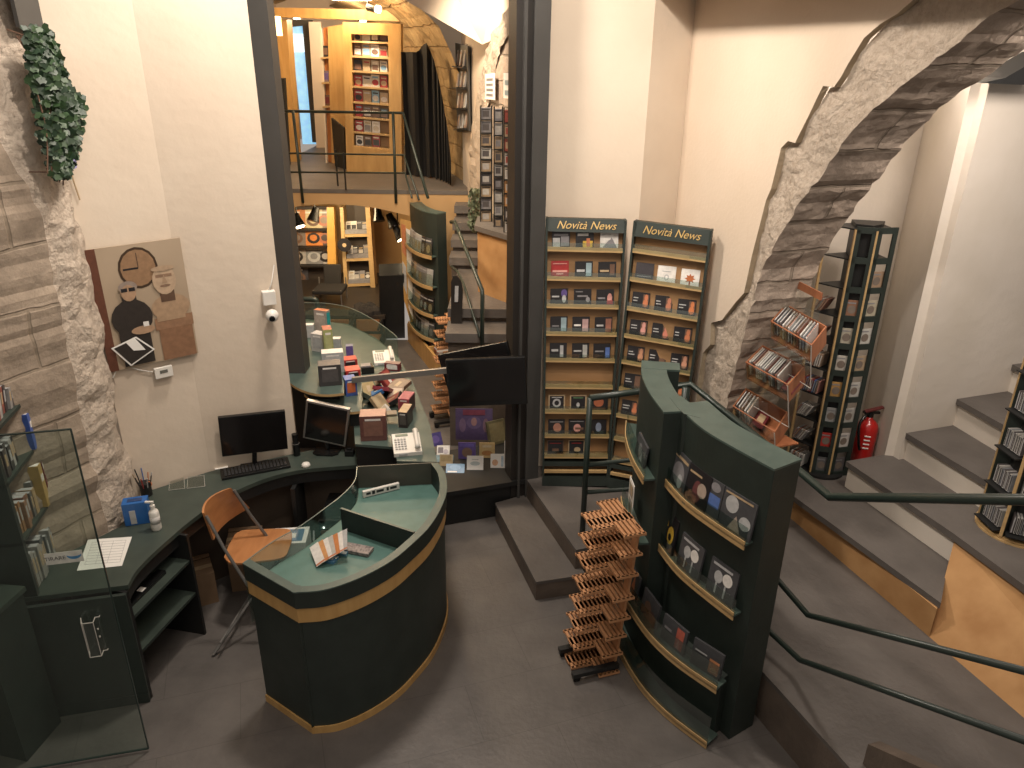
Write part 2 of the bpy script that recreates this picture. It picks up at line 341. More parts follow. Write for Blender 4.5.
inn = [r[-1]+D*rough(r[-1], .018, 12)+UP*rough(r[-1]+Vector((3, 3, 3)), .012, 12) for r in rows]
for r, q in zip(rows, inn): r[-1] = q
m = MB().grid(rows, RUB); rub = struct('trim_1', m, smooth=False)
rows2 = [[q+N*(.45*t/6)+(D*rough(q+N*t, .016)+UP*rough(q+N*t+Vector((9, 0, 0)), .012) if t else Vector()) for t in range(7)] for q in inn]
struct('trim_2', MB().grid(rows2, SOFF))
m = MB()    # the back of the arch wall, seen from the stair alcove
wallquad(m, C3(-.6, 0, .45), C3(.90, 0, .45), 0, 5.2, PLASTER2, -.02)
struct('wall_pier', m)
Q = Vector((2.978, 5.283, 0)); E1 = Vector((3.22, 6.3, 0))
m = MB(); wallquad(m, Q, E1, 0, 5, PLASTER2, .06); wallquad(m, E1, E1-N*1.55, 0, 5, PLASTER2, .06); wallquad(m, Q, Q+N*3, 0, 5, PLASTER2, -.06); struct('wall_alcove', m)
# slab added to shade the top of the right wall (just above the picture)
m = MB(); m.obox(C3(2.9, 4.25, -.17), D*3.1, N*.18, UP*.2, PLASTER); struct('ceiling', m)
# raised platform, entrance step, stone stairs
P34 = [Zp(525, 477, .34), Zp(576, 550, .34), Vector((1.02, 4.87, 0)), Zp(763, 672, .34), Zp(850, 768, .34)]
pf = [(p.x, p.y) for p in P34]+[(2.35, 1.2), (4.6, 1.6), (3.6, 6.6), (1.0, 6.6), (.02, 6.3)]
m = MB(); m.prism(pf, .31, .34, SLATE); m.prism([(x, y) for x, y in pf], 0, .311, RISER); struct('floor_platform', m)
S = [Zp(495, 503, .17), Zp(536, 582, .17), Zp(570, 577, .17)+Vector((.08, .02, 0)), Zp(525, 499, .17)]
m = MB(); q = [(p.x, p.y) for p in (S[0], S[1], S[2]+Vector((.04, .01, 0)), S[3]+Vector((.05, .1, 0)))]
m.prism(q, .145, .17, SLATE); c_ = Vector((sum(p[0] for p in q)/4, sum(p[1] for p in q)/4, 0)); m.prism([tuple((Vector((*p, 0))*.985+c_*.015)[:2]) for p in q], 0, .146, RISER); struct('trim_3', m)
# steps behind the arch
fa, fb = Zp(795, 522, .34), Zp(1003, 700, .34); fd = (fb-fa).normalized()
def tread(z, a, b, c, far, kind):
    a, b = Zp(*a, z), Zp(*b, z); dr = (b-a).normalized(); c = a+N*1.6
    return a, b
m = MB(); T = []
zt = [.60, .83, 1.06, 1.29, 1.52]; npx = [((799, 500), (941, 603)), ((849, 463), (953, 533)), ((903, 431), (1010, 495)), ((950, 395), (1009, 428)), ((997, 357), (1024, 370))]
nose = []
for z, (a, b) in zip(zt, npx):
    a, b = Zp(*a, z), Zp(*b, z); nose.append((a, b, (b-a).normalized()))
# left ends all lie on the alcove wall line; right ends run on behind the block
for k, (z, (a, b, dr)) in enumerate(zip(zt, nose)):
    ln = (b-a).length if k < 2 else 2.4
    aa = a-dr*(.45 if k == 0 else .03); bb = a+dr*ln
    back = 1.3 if k < 4 else 2.2
    q = [aa, bb, bb+N*back, aa+N*back]
    if k == 0: q = [aa, bb, Vector((2.95, 4.28, 0)), Vector((2.82, 5.25, 0)), Vector((3.02, 5.33, 0)), Vector((3.20, 5.90, 0)), Vector((2.05, 5.85, 0))]
    m.prism([p[:2] for p in q], z-.045, z, SLATE)
    off = N*.035
    q2 = [p+off for p in q[:2]]+list(q[2:])
    if k == 0: q2 = [fa-fd*.5, fa+fd*((Zp(941, 603, .60)-fa).dot(fd))]+q[2:]
    m.prism([p[:2] for p in q2], zt[k-1]-.05 if k else .30, z-.044, ORANGE if k == 0 else PLASTER2)
struct('trim_4', m)
# plastered block in front of the stair, slate capped, on which a CD carousel stands
b0, b1 = Zp(953, 533, .83), Zp(1024, 585, .83); bd = (b1-b0).normalized(); b2 = b1+bd*1.4
f0 = fa+fd*((Zp(941, 603, .60)-fa).dot(fd)); f1 = fa+fd*3.6
m = MB(); top = [b0+N*-.0, b2, b2+N*1.2, b0+N*1.2]
m.add([b0, b2, b2+N*1.2, b0+N*1.2, b0-UP*.05, b2-UP*.05], [[0, 1, 2, 3], [0, 4, 5, 1]], SLATE)
bot0 = Vector((f0.x, f0.y, .34)); bot1 = Vector((f1.x, f1.y, .34)); ins = N*.03
m.add([b0+ins-UP*.05, b2+ins-UP*.05, bot1, bot0, bot0+N*.5-UP*0], [[0, 3, 2, 1], [0, 4, 3]], ORANGE)
struct('wall_block', m)
# rubble jamb, masonry and a dark plate for the shaded recess on the left
M0 = Vector((-2.585, 4.168, 0)); Md = Vector((-.49, -.87, 0)).normalized()
icl = [(-2.585, 4.168, 0), (-2.597, 4.147, 1.2), (-2.592, 4.155, 1.69), (-2.583, 4.17, 2.25), (-2.57, 4.195, 2.7), (-2.59, 4.158, 2.99), (-2.632, 4.084, 3.25), (-2.73, 3.91, 3.55), (-2.90, 3.61, 3.85), (-3.2, 3.08, 4.15), (-3.7, 2.2, 4.4)]
ocl = [(-2.62, 4.60, 0), (-2.62, 4.59, 1.2), (-2.61, 4.59, 1.69), (-2.60, 4.61, 2.25), (-2.61, 4.6, 2.7), (-2.62, 4.6, 3.2), (-2.64, 4.59, 3.7), (-2.7, 4.55, 4.3), (-2.9, 4.4, 4.8), (-3.3, 4.0, 5.1), (-3.9, 3.4, 5.3)]
a_, b_ = resample(ocl, 150), resample(icl, 150)
rows = []
for i in range(150):
    z_ = a_[i].z; a = a_[i]+Vector((.03*noise.noise(Vector((0, 1, z_*5))), .05*noise.noise(Vector((4, 1, z_*4))), 0))
    rr = []
    for t in range(11):
        p = lerp(a, b_[i], t/10); rr.append(p+Vector((.05*sin(pi*t/10)+rough(p, .028), 0, rough(p+Vector((5, 5, 5)), .01))))
    rows.append(rr)
struct('trim_5', MB().grid(rows, RUBL))
rows2 = [[r[-1]+Md*(1.9*t/8) if r[-1].z < 2.75 else r[-1]+Md*max(0, 1.9*t/8) for t in range(9)] for r in rows]
struct('wall_niche', MB().grid([[Vector((p.x, p.y, min(p.z, 5))) for p in r] for r in rows2], MASON))
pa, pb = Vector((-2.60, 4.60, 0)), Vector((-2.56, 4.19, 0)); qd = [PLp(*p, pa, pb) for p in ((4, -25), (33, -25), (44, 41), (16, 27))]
struct('trim_6', MB().slab(qd, .02, DKGREY))  # dark plate painted in for the shade between rubble and plaster
# steel portal between the shop rooms
PO = Vector((.233, 5.715, 0))
def post(s0, s1, d0, d1, z0, z1, mt, m): m.prism([(PO+N*a-D*b)[:2] for a, b in ((s0, d0), (s1, d0), (s1, d1), (s0, d1))], z0, z1, mt)
m = MB(); post(-.115, 0, 0, .14, 0, 5.2, DKGREY, m); post(-.235, -.112, .03, .2, 0, 5.2, DKBRN, m); post(-.185, -.165, .0, .03, 0, 5.2, DKGREY, m); struct('trim_7', m)
pl_ = Yp(262, 95, 5.26)
m = MB(); m.box((-1.80, 5.68, 1.30), (-1.66, 5.84, 5.2), DKGREY); struct('trim_8', m)
m = MB()   # dark threshold plinth across the portal
pe0, pe1 = Zp(447, 525, 0), Zp(520, 512, 0); pd = (pe1-pe0).normalized(); pa_ = pe0-pd*.5; pb_ = pe1+pd*.04
m.prism([p[:2] for p in (pa_, pb_, pb_+Vector((-.1, .66, 0)), pa_+Vector((-.1, .66, 0)))], 0, .30, BLACK)
m.prism([p[:2] for p in (pa_-Vector((0, .03, 0)), pb_+Vector((.03, -.03, 0)), pb_+Vector((-.07, .68, 0)), pa_+Vector((-.1, .68, 0)))], .30, .34, BLACK)
struct('trim_9', m)

# ------------------------------------------------------------------ gallery and back room
GZ, GY = 2.07, 9.82
m = MB()
m.box((-3.6, GY, GZ-.05), (-.42, 16, GZ), SLATE); struct('floor_gallery', m)
m = MB(); arc = [(-2.95, 1.80), (-2.7, 1.86), (-2.35, 1.885), (-2.0, 1.87), (-1.75, 1.84), (-1.3, 1.74)]
front = [(-3.6, GZ-.05), (-3.6, 0)]+[(-2.98, 0), (-2.95, 1.80)]+arc[1:]+[(-1.27, 0), (-.42, 0), (-.42, GZ-.05)]
m.add([(x, GY+.01, z) for x, z in front], [list(range(len(front)))], OCHRE)
m.add([(x, GY+.01, z) for x, z in arc]+[(x, GY+.20, z) for x, z in arc], [[i, i+1, 6+i+1, 6+i] for i in range(5)], OCHRE)
struct('wall_gallery_front', m)
m = MB(); m.add([(-1.28, GY, 0), (-1.28, GY+.21, 0), (-1.28, GY+.21, GZ-.05), (-1.28, GY, GZ-.05)], [[0, 1, 2, 3]], OCHRE); m.add([(-1.28, GY+.2, 0), (-.95, 12.2, 0), (-.95, 12.2, GZ-.05), (-1.28, GY+.2, GZ-.05)], [[0, 1, 2, 3]], OCHRE)
m.add([(-3.3, 12.0, 0), (-.95, 12.2, 0), (-.95, 12.2, GZ-.05), (-3.3, 12, GZ-.05)], [[0, 1, 2, 3]], OCHRE)
m.add([(-3.2, GY+.2, 0), (-3.3, 12, 0), (-3.3, 12, GZ-.05), (-3.2, GY+.2, GZ-.05)], [[3, 2, 1, 0]], OCHRE); struct('wall_under_gallery', m)
m = MB(); m.box((-3.3, 9.86, 0), (-1.75, 12.0, .36), BLACK); m.box((-3.35, 9.82, .36), (-1.72, 12.0, .40), mat('stage_boards', (.035, .027, .021), .5)); struct('floor_stage', m)
# right wall of the stair room with its rubble, arch and stone vault
W0 = Vector((.02, 7.4, 0)); Wd = Vector((-.2265, .974, 0))
m = MB(); m.add([W0-Wd*1.2, W0+Wd*3.1, W0+Wd*3.1+UP*5.2, W0-Wd*1.2+UP*5.2], [[0, 1, 2, 3]], PLASTER); struct('wall_stair', m)
m = MB()      # darker stone face inside the broken plaster of the stair wall
sp = [(512, 28), (500, 50), (492, 75), (488, 100), (487, 108), (487, 190), (512, 190)]
q = [PLp(*p, W0-N*.02, W0-N*.02+Wd) for p in sp]; m.slab(q, .01, SOFF)
rb = [(512, 2), (497, 28), (486, 55), (480, 85), (474, 120), (470, 160), (468, 200)]; ri = [(514, 28), (502, 48), (494, 74), (490, 100), (486, 130), (482, 165), (480, 205)]
rows = []
for a, b in zip(smoothc([PLp(*p, W0-N*.03, W0-N*.03+Wd) for p in rb], 40), smoothc([PLp(*p, W0-N*.03, W0-N*.03+Wd) for p in ri], 40)):
    rows.append([lerp(a, b, t/5)-N*(rough(lerp(a, b, t/5), .03)+.01) for t in range(6)])
m.grid(rows, RUB); struct('trim_10', m)
m = MB(); rows = []
for i in range(24):     # stone wall of the gallery curving over into a vault
    y = GY+.45+i*.25; xb = -.56-(i*.27)*.30
    pr = []
    for j in range(20):
        z = GZ+j*.12 if j < 10 else None
        if z is not None: pr.append(Vector((xb-.02*max(0, j-5), y, z)))
        else:
            t = (j-9)/10*1.35; R_ = 1.35
            pr.append(Vector((xb-.1-R_*(1-cos(t)), y, GZ+9*.12+R_*sin(t)*.95)))
    rows.append([p+Vector((-rough(p, .05, 3), 0, 0)) for p in pr])
m.grid(rows, VAULT); struct('wall_gallery_right', m)
m = MB(); rows = [[Vector((-4.4+2.5*t/8, y, 4.42+.25*sin(pi*t/8))) for t in range(9)] for y in (GY+.9, 12.5, 16)]
m.grid(rows, VAULT); struct('ceiling_gallery', m)
m = MB(); m.slab([(-1.25, 9.4, 4.2), (-.35, 8.7, 3.75), (.1, 7.4, 3.9), (.1, 7.4, 5.2), (-1.25, 9.4, 5.2)], .2, PLASTER); struct('ceiling_stair', m)
m = MB(); m.add([(-4.6, 15.6, GZ), (-.8, 15.6, GZ), (-.8, 15.6, 5), (-4.6, 15.6, 5)], [[0, 1, 2, 3]], PLASTER); m.add([(-3.75, 9.9, 0), (-4.4, 15.6, 0), (-4.4, 15.6, 5), (-3.75, 9.9, 5)], [[0, 1, 2, 3]], PLASTER); m.add([(-3.6, 5.4, 0), (-3.6, 9.82, 0), (-3.6, 9.82, 5), (-3.6, 5.4, 5)], [[0, 1, 2, 3]], OCHRE); struct('wall_gallery_back', m)
def Gp(px, py, y=11.2): return Yp(px, py, y)
# street door at the gallery end
m = MB(); wy = 14.6
q = [Yp(x, y, wy) for x, y in ((291, 24), (312, 24), (319, 144), (303, 144))]; m.slab(q, .02, DAY)
q = [Yp(x, y, wy-.02) for x, y in ((292, 34), (305, 34), (308, 52), (293, 52))]; m.slab(q, .01, DAYW)
struct('window_1', m)
m = MB(); q = [Yp(x, y, wy-.05) for x, y in ((303, 24), (312, 24), (320, 142), (313, 142))]; m.slab(q, .05, DKGREY); q = [Yp(x, y, wy-.06) for x, y in ((291, 20), (313, 20), (313, 25), (291, 27))]; m.slab(q, .05, DKGREY); struct('door_1', m)
q = [Yp(x, y, 14.3) for x, y in ((310, 22), (322, 22), (334, 150), (318, 150))]; struct('wall_gallery_white', MB().slab(q, .1, PLASTER2))
m = MB(); q = [Gp(278, 20, 12.6), Gp(292, 20, 12.6), Gp(302, 166, 12.6), Gp(289, 166, 12.6)]; m.slab(q, .3, WOOD); struct('trim_11', m)
m = MB(); q = [Gp(260, 8, 12.4), Gp(404, 11, 12.4), Gp(404, 22, 12.4), Gp(260, 17, 12.4)]; m.slab(q, .25, WOOD); struct('trim_12', m)
# staircase up to the gallery
m = MB(); steps = [(1.93, 9.55), (1.79, 9.22), (1.65, 8.94), (1.51, 8.65), (1.37, 7.19), (1.23, 6.86)]
prev = GY
for z, y in steps:
    xr = .02-(y-7.4)*.2325
    m.box((-.74 if z > 1.4 else -.64, y, z-.09), (xr-.02 if z < 1.4 else xr-.03, prev+.05, z), SLATE)
    m.box((-.72 if z > 1.4 else -.62, y+.06, z-.25 if z > 1.3 else 0), (xr-.04 if z < 1.4 else xr-.05, prev+.05, z-.089), RISER); prev = y
struct('trim_13', m)
m = MB()     # low wall with a slate cap beside the stairs, carrying the CD towers
c0, c1, c2_ = Zp(476, 224, GZ), Zp(510, 236, GZ), Zp(510, 250, GZ-.1)
wl = [Vector((-.36, 7.78, 0)), Vector((.02, 7.30, 0)), Vector((.06, 7.25, 0))]
lw = [Vector((-.36, 8.25, 0)), Vector((-.37, 7.78, 0)), Vector((.0, 7.32, 0)), W0-N*.01, W0+Wd*1.0]
m.prism([p[:2] for p in lw], 0, GZ-.05, ORANGE); m.prism([(p+(Vector((-.03, -.03, 0)) if i < 3 else Vector()))[:2] for i, p in enumerate(lw)], GZ-.05, GZ, SLATE); struct('wall_low', m)

# ------------------------------------------------------------------ writing
def text_into(mb, txt, size, org, ex, ey, m, shear=0, align='CENTER', off=0.002):
    """flat lettering laid at org with axes ex (reading direction) and ey (up)"""
    cu = bpy.data.curves.new('t', 'FONT'); cu.body = txt; cu.size = size; cu.align_x = align; cu.align_y = 'CENTER'; cu.shear = shear
    o = bpy.data.objects.new('t', cu); COL.objects.link(o); bpy.context.view_layer.update()
    ev = o.evaluated_get(bpy.context.evaluated_depsgraph_get()); me = ev.to_mesh()
    ex, ey = Vector(ex).normalized(), Vector(ey).normalized(); nz = ex.cross(ey)
    mb.add([Vector(org)+ex*v.co.x+ey*v.co.y+nz*off for v in me.vertices], [list(p.vertices) for p in me.polygons], m)
    ev.to_mesh_clear(); bpy.data.objects.remove(o); bpy.data.curves.remove(cu)
def panel(mb, O, ex, ey, w, h, rects, t=.01, base=None, lift=.0009):
    """upright card/case: O bottom centre of the front face, ex right, ey up; rects (x0,y0,x1,y1,material) in 0..1"""
    ex, ey = Vector(ex).normalized(), Vector(ey).normalized(); nz = ex.cross(ey); O = Vector(O)
    mb.obox(O+ey*h/2-nz*t/2, ex*w/2, ey*h/2, nz*t/2, base)
    for k, r in enumerate(rects):
        x0, y0, x1, y1, mt = r[:5]; sh = r[5] if len(r) > 5 else 'r'; l = nz*lift*(1+k*.6)
        if sh == 'r': pts = [(x0, y0), (x1, y0), (x1, y1), (x0, y1)]
        elif sh == 'o': pts = [((x0+x1)/2+(x1-x0)/2*cos(a*pi/8), (y0+y1)/2+(y1-y0)/2*sin(a*pi/8)) for a in range(16)]
        elif sh == 'l': pts = [((x0+x1)/2+(x1-x0)/2*cos(a*pi/8+pi/2)*(1 if a % 2 == 0 else .55), (y0+y1)/2+(y1-y0)/2*sin(a*pi/8+pi/2)*(1 if a % 2 == 0 else .55)) for a in range(16)]
        elif sh == 't': pts = [(x0, y0), (x1, y0), ((x0+x1)/2, y1)]
        mb.add([O+ex*(a-.5)*w+ey*b*h+l for a, b in pts], [list(range(len(pts)))], mt)
    return mb
K_ = ink(.02, .018, .02); W_ = ink(.75, .72, .68); GR = ink(.25, .24, .25); LG = ink(.45, .45, .45); OR_ = ink(.55, .19, .09); PK = ink(.62, .30, .26); RD = ink(.35, .03, .03)
BL = ink(.10, .17, .42); LB = ink(.30, .40, .44); YL = ink(.65, .42, .06); BR = ink(.16, .09, .06); TN = ink(.45, .33, .2); PU = ink(.13, .09, .28); GN = ink(.10, .2, .10); MAR = ink(.15, .025, .03); CY = ink(.08, .30, .36)
def txtlines(x0, x1, y0, y1, n, mt, r=rnd):
    o = []
    for i in range(n):
        y = y1-(y1-y0)*(i+.5)/n; o.append((x0, y, x0+(x1-x0)*r.uniform(.5, 1), y+(y1-y0)/n*.35, mt))
    return o

# ------------------------------------------------------------------ two tall wall racks of CDs
class Quad:
    """a flat upright field between four corners: P(u, v, d) with d metres towards the viewer"""
    def __init__(s, bl, br, tl, tr):
        s.c = [Vector(x) for x in (bl, br, tl, tr)]; s.ex = (s.c[1]-s.c[0]).normalized(); s.ey = (s.c[2]-s.c[0]).normalized(); s.n = s.ex.cross(s.ey).normalized()
    def P(s, u, v, d=0): bl, br, tl, tr = s.c; return lerp(lerp(bl, br, u), lerp(tl, tr, u), v)+s.n*d
    def v_of(s, px, py, u=0):
        best = min(range(1001), key=lambda k: abs(s._py(s.P(u, k/1000, .06))-py)); return best/1000
    def _py(s, p):
        d = p-Vector((0, 0, HC)); z = d.dot(_f); return 384-F_PX*d.dot(_u)/z
def pixel_y(p):
    d = Vector(p)-Vector((0, 0, HC)); return 384-F_PX*d.dot(_u)/d.dot(_f)
def box_between(mb, p, q, ny, hy, nz, hz, m):
    """bar from p to q, half sizes hy along ny, hz along nz"""
    p, q = Vector(p), Vector(q); mb.obox((p+q)/2, (q-p)/2, Vector(ny).normalized()*hy, Vector(nz).normalized()*hz, m)
def wall_rack(label, qd, ledge_v, head_v, covers, side):
    t = thing('cd_rack', label, 'rack', qd.P(.5, 0), 0, 'tall green CD racks')
    ex, ey, n = qd.ex, qd.ey, qd.n
    b = MB(); b.add([qd.P(0, 0, .0), qd.P(1, 0, .0), qd.P(1, 1, .0), qd.P(0, 1, .0), qd.P(0, 0, -.02), qd.P(1, 0, -.02), qd.P(1, 1, -.02), qd.P(0, 1, -.02)], [[0, 1, 2, 3], [7, 6, 5, 4], [0, 4, 5, 1], [1, 5, 6, 2], [2, 6, 7, 3], [3, 7, 4, 0]], BACKB)
    part('back_board', b, t)
    for u0, u1 in ((-.03, .0), (1, 1.03)):
        b = MB(); vs = [qd.P(u, v, d) for v in (0, 1) for u, d in ((u0, -.03), (u1, -.03), (u1, .075), (u0, .075))]
        b.add([vs[i] for i in (3, 2, 1, 0, 7, 6, 5, 4)], [[0, 1, 2, 3], [7, 6, 5, 4], [0, 4, 5, 1], [1, 5, 6, 2], [2, 6, 7, 3], [3, 7, 4, 0]], GREENF); part('side_panel', b, t)
    b = MB(); hv = head_v
    vs = [qd.P(u, v, d) for v, d in ((hv, .075), (1.0, .055), (1.0, -.02), (hv, -.02)) for u in (0, 1)]
    b.add(vs, [[0, 1, 3, 2], [2, 3, 5, 4], [4, 5, 7, 6], [6, 7, 1, 0], [0, 2, 4, 6], [1, 7, 5, 3]], GREENF); hd = part('header', b, t)
    b = MB(); vm = (hv+1)/2; hx = (qd.P(1, vm)-qd.P(0, vm)).normalized(); hy = (qd.P(.5, 1, .055)-qd.P(.5, hv, .075)); o = qd.P(.5, vm, .068); text_into(b, 'Novità News', .082, o, hx, hy, GOLD, shear=.35, off=.004)
    b.obox(qd.P(.2, (hv*.7+.3), .07), ex*.006, ey*.006, n*.002, GOLD); part('lettering', b, t, sub=hd, label='gold script lettering')
    # base
    b = MB(); box_between(b, qd.P(0, .02, .035), qd.P(1, .02, .035), n, .04, ey, .045, GREENF); box_between(b, qd.P(0, .062, .07), qd.P(1, .062, .07), n, .012, ey, .012, WOODL); box_between(b, qd.P(0, .092, .03), qd.P(1, .092, .03), n, .045, ey, .018, GREENF); part('base', b, t)
    for v in ledge_v:
        b = MB(); box_between(b, qd.P(0, v, .037), qd.P(1, v, .037), n, .037, ey, .006, WOODL); box_between(b, qd.P(0, v+.002, .072), qd.P(1, v+.002, .072), n, .005, ey, .017, WOODL)
        sh = part('shelf', b, t)
        g = MB(); box_between(g, qd.P(0, v+.013, .0775), qd.P(1, v+.013, .0775), n, .0015, ey, .026, GLASS); part('glass_lip', g, t, sub=sh)
    # the cases
    for r, row in enumerate(covers):
        if not row: continue
        v = ledge_v[r]
        for c, item in enumerate(row):
            if not item: continue
            u = (.18, .5, .82)[c]; base, rects, desc = item
            O = qd.P(u, v, .040)+ey*.010+ex*rnd.uniform(-.004, .004)
            tilt = (ey*cos(.12)-n*sin(.12)); mb = panel(MB(), O, ex, tilt, .135, .122, rects, .011, base)
            pos = ('left', 'middle', 'right')[c]
            solo('cd_case', mb, f'{desc}, {pos} on {ORD[r]} ledge, {side} rack', 'CD case', 'CD cases on the wall racks', bevel=0)
def dk(r0, mt2, **k): return (K_, txtlines(.1, .5, .35, .75, 3, LG)+[(r0[0], r0[1], r0[2], r0[3], mt2)]+k.get('x', []), k.get('d', 'black CD case'))
q1 = Quad(Yp(544, 482, 5.66), Yp(605, 482, 5.64), Yp(548, 217, 5.80), Yp(624, 219, 5.77))
lv1 = [q1.v_of(0, y) for y in (249, 278.5, 306, 333.5, 360, 386.5, 411.5, 435.6, 456)]
rowA = [[(K_, [(.05, .05, .45, .6, LG), (.5, .1, .95, .7, GR), (.1, .72, .9, .85, GR)], 'black CD case with a grey photograph'),
         (K_, [(.4, .05, .95, .45, YL), (.6, .1, .8, .6, OR_), (.1, .75, .7, .9, W_)], 'black CD case with an orange flame picture'),
         (W_, [(.08, .02, .92, .55, GR, 't'), (.3, .05, .95, .7, GR, 't'), (.1, .85, .6, .92, LG)], 'white CD case with a dark rocky shape')],
        [(RD, [(.08, .3, .92, .42, PK), (.3, .15, .7, .25, PK), (.1, .8, .9, .86, PK)], 'red CD case with pale script'),
         (K_, [(.62, .08, .93, .9, LB), (.1, .35, .55, .5, LG)], 'black CD case with a pale blue panel'),
         (K_, [(.65, .15, .92, .85, BR), (.1, .38, .6, .5, TN)], 'black CD case with a brown picture')],
        [(K_, [(.6, .45, .95, .95, PU, 'o'), (.66, .1, .9, .6, LG, 'o'), (.08, .45, .5, .55, LG)], 'black CD case with a violet and white figure'),
         (K_, [(.2, .5, .8, .6, GR), (.68, .15, .92, .5, GR, 'o'), (.1, .8, .5, .86, GR)], 'black CD case with dim grey lettering'),
         (K_, [(.62, .1, .9, .75, PK, 'o'), (.6, .05, .95, .3, RD), (.08, .4, .5, .5, GR)], 'black CD case with a pink portrait')],
        [(K_, [(.62, .05, .93, .92, LB), (.1, .35, .5, .42, GR)], 'black CD case with a light blue stripe'),
         (K_, [(.58, .05, .92, .85, ink(.5, .33, .32)), (.1, .4, .5, .52, W_)], 'black CD case with a dusty pink picture'),
         (K_, [(.62, .05, .95, .9, ink(.30, .13, .09)), (.1, .4, .5, .52, LG)], 'black CD case with a rust red picture')],
        [(K_, [(.6, .08, .8, .85, LG), (.1, .45, .5, .6, LG)], 'black CD case with a silver block'),
         (K_, [(.62, .08, .88, .9, ink(.42, .42, .40)), (.1, .45, .55, .56, LG)], 'black CD case with a pale grey picture'),
         (K_, [(.7, .08, .95, .75, BL), (.1, .45, .6, .55, GR)], 'dark CD case with a blue picture')],
        None,
        [(TN, [(.08, .08, .92, .92, K_), (.25, .15, .75, .75, LG, 'o'), (.36, .28, .64, .62, K_, 'o'), (.2, .8, .8, .86, LG)], 'gold-framed CD case with a silver ring'),
         (TN, [(.08, .08, .92, .92, K_), (.4, .15, .6, .5, LG, 'o'), (.2, .78, .8, .85, GN)], 'gold-framed black CD case with a small light shape'),
         (K_, [(.15, .2, .75, .85, ink(.38, .12, .06), 'o'), (.1, .05, .9, .15, BR)], 'black CD case with a red disc')],
        [(K_, [(.3, .12, .8, .75, ink(.42, .2, .14), 'o'), (.1, .8, .9, .86, GR)], 'dark CD case with a copper-coloured disc'),
         (K_, [(.3, .12, .75, .7, PK, 'o'), (.4, .3, .9, .45, BR), (.1, .85, .9, .9, GR)], 'dark CD case with a pink figure'),
         (K_, [(.35, .15, .7, .8, ink(.22, .26, .35), 'o')], 'dark CD case with a dull blue oval')],
        [(BR, [(.05, .06, .95, .94, K_), (.3, .2, .7, .4, BR), (.15, .75, .85, .8, RD)], 'brown-edged dark CD case'),
         (TN, [(.06, .06, .94, .94, K_), (.35, .15, .75, .5, TN, 'o'), (.2, .75, .8, .82, RD)], 'gold-edged dark CD case with a pale shape'), None]]
wall_rack('tall green CD rack with pale ledges, standing against the steel post', q1, lv1, q1.v_of(0, 231), rowA, 'left')
def orp(c=OR_): return (K_, [(.62, .08, .95, .9, BR), (.64, .1, .93, .6, c, 'o'), (.7, .5, .9, .9, c, 'o')]+txtlines(.08, .5, .35, .7, 2, LG), 'black CD case with an orange portrait')
q2 = Quad(Zp(611, 484, .34), Zp(674, 496, .34), Yp(637.6, 220, 5.77), Yp(711, 229, 5.47))
lv2 = [q2.v_of(0, y) for y in (250.6, 279, 308, 335.4, 361.3, 388.7, 415, 438, 460)]
rowB = [None,
        [(ink(.05, .045, .05), [(.1, .15, .9, .2, GR)], 'plain dark grey CD case'), (W_, [(.38, .12, .66, .5, LG, 'o'), (.45, .2, .59, .42, W_, 'o'), (.25, .65, .75, .7, LG)], 'white CD case with a grey ring emblem'), (W_, [(.2, .12, .8, .75, ink(.45, .14, .05), 'l'), (.46, .05, .54, .3, ink(.3, .08, .04))], 'white CD case with a red maple leaf')]]
rowB += [[orp(), orp(ink(.5, .2, .12)), orp(ink(.6, .2, .08))], [orp(PK), orp(ink(.55, .2, .14)), orp(OR_)], [orp(ink(.5, .25, .15)), orp(BR), orp(ink(.6, .3, .2))], [orp(BR), orp(PK), orp(OR_)], [orp(OR_), orp(OR_), orp(PK)], None, None]
wall_rack('tall green CD rack turned towards the desk, beside the stone arch', q2, lv2, q2.v_of(0, 236), rowB, 'right')

# ------------------------------------------------------------------ curved green free-standing displays
def curved_strip(mb, path, offs0, offs1, z0, z1, m, mt=None):
    """solid following path (list of points), between two outward offsets and two heights"""
    n = len(path); nr = []
    for i in range(n):
        t = (path[min(i+1, n-1)]-path[max(i-1, 0)]); nr.append(Vector((t.y, -t.x, 0)).normalized())
    rows = []
    for i, p in enumerate(path):
        rows.append([p+nr[i]*offs0+UP*z0, p+nr[i]*offs1+UP*z0, p+nr[i]*offs1+UP*z1, p+nr[i]*offs0+UP*z1])
    vs = [q for r in rows for q in r]; fs = []; ft = []
    for i in range(n-1):
        a, b = i*4, (i+1)*4
        for k in range(4):
            (ft if k == 2 else fs).append([a+k, a+(k+1) % 4, b+(k+1) % 4, b+k])
    mb.add(vs, fs+[[3, 2, 1, 0], [(n-1)*4+k for k in range(4)]], m); mb.add(vs, ft, mt or m)
def on_path(path, s):
    L = [0]
    for a, b in zip(path, path[1:]): L.append(L[-1]+(b-a).length)
    s *= L[-1]; k = 0
    while k < len(L)-2 and L[k+1] < s: k += 1
    t = (path[k+1]-path[k]).normalized(); return path[k]+t*(s-L[k]), t, Vector((t.y, -t.x, 0))
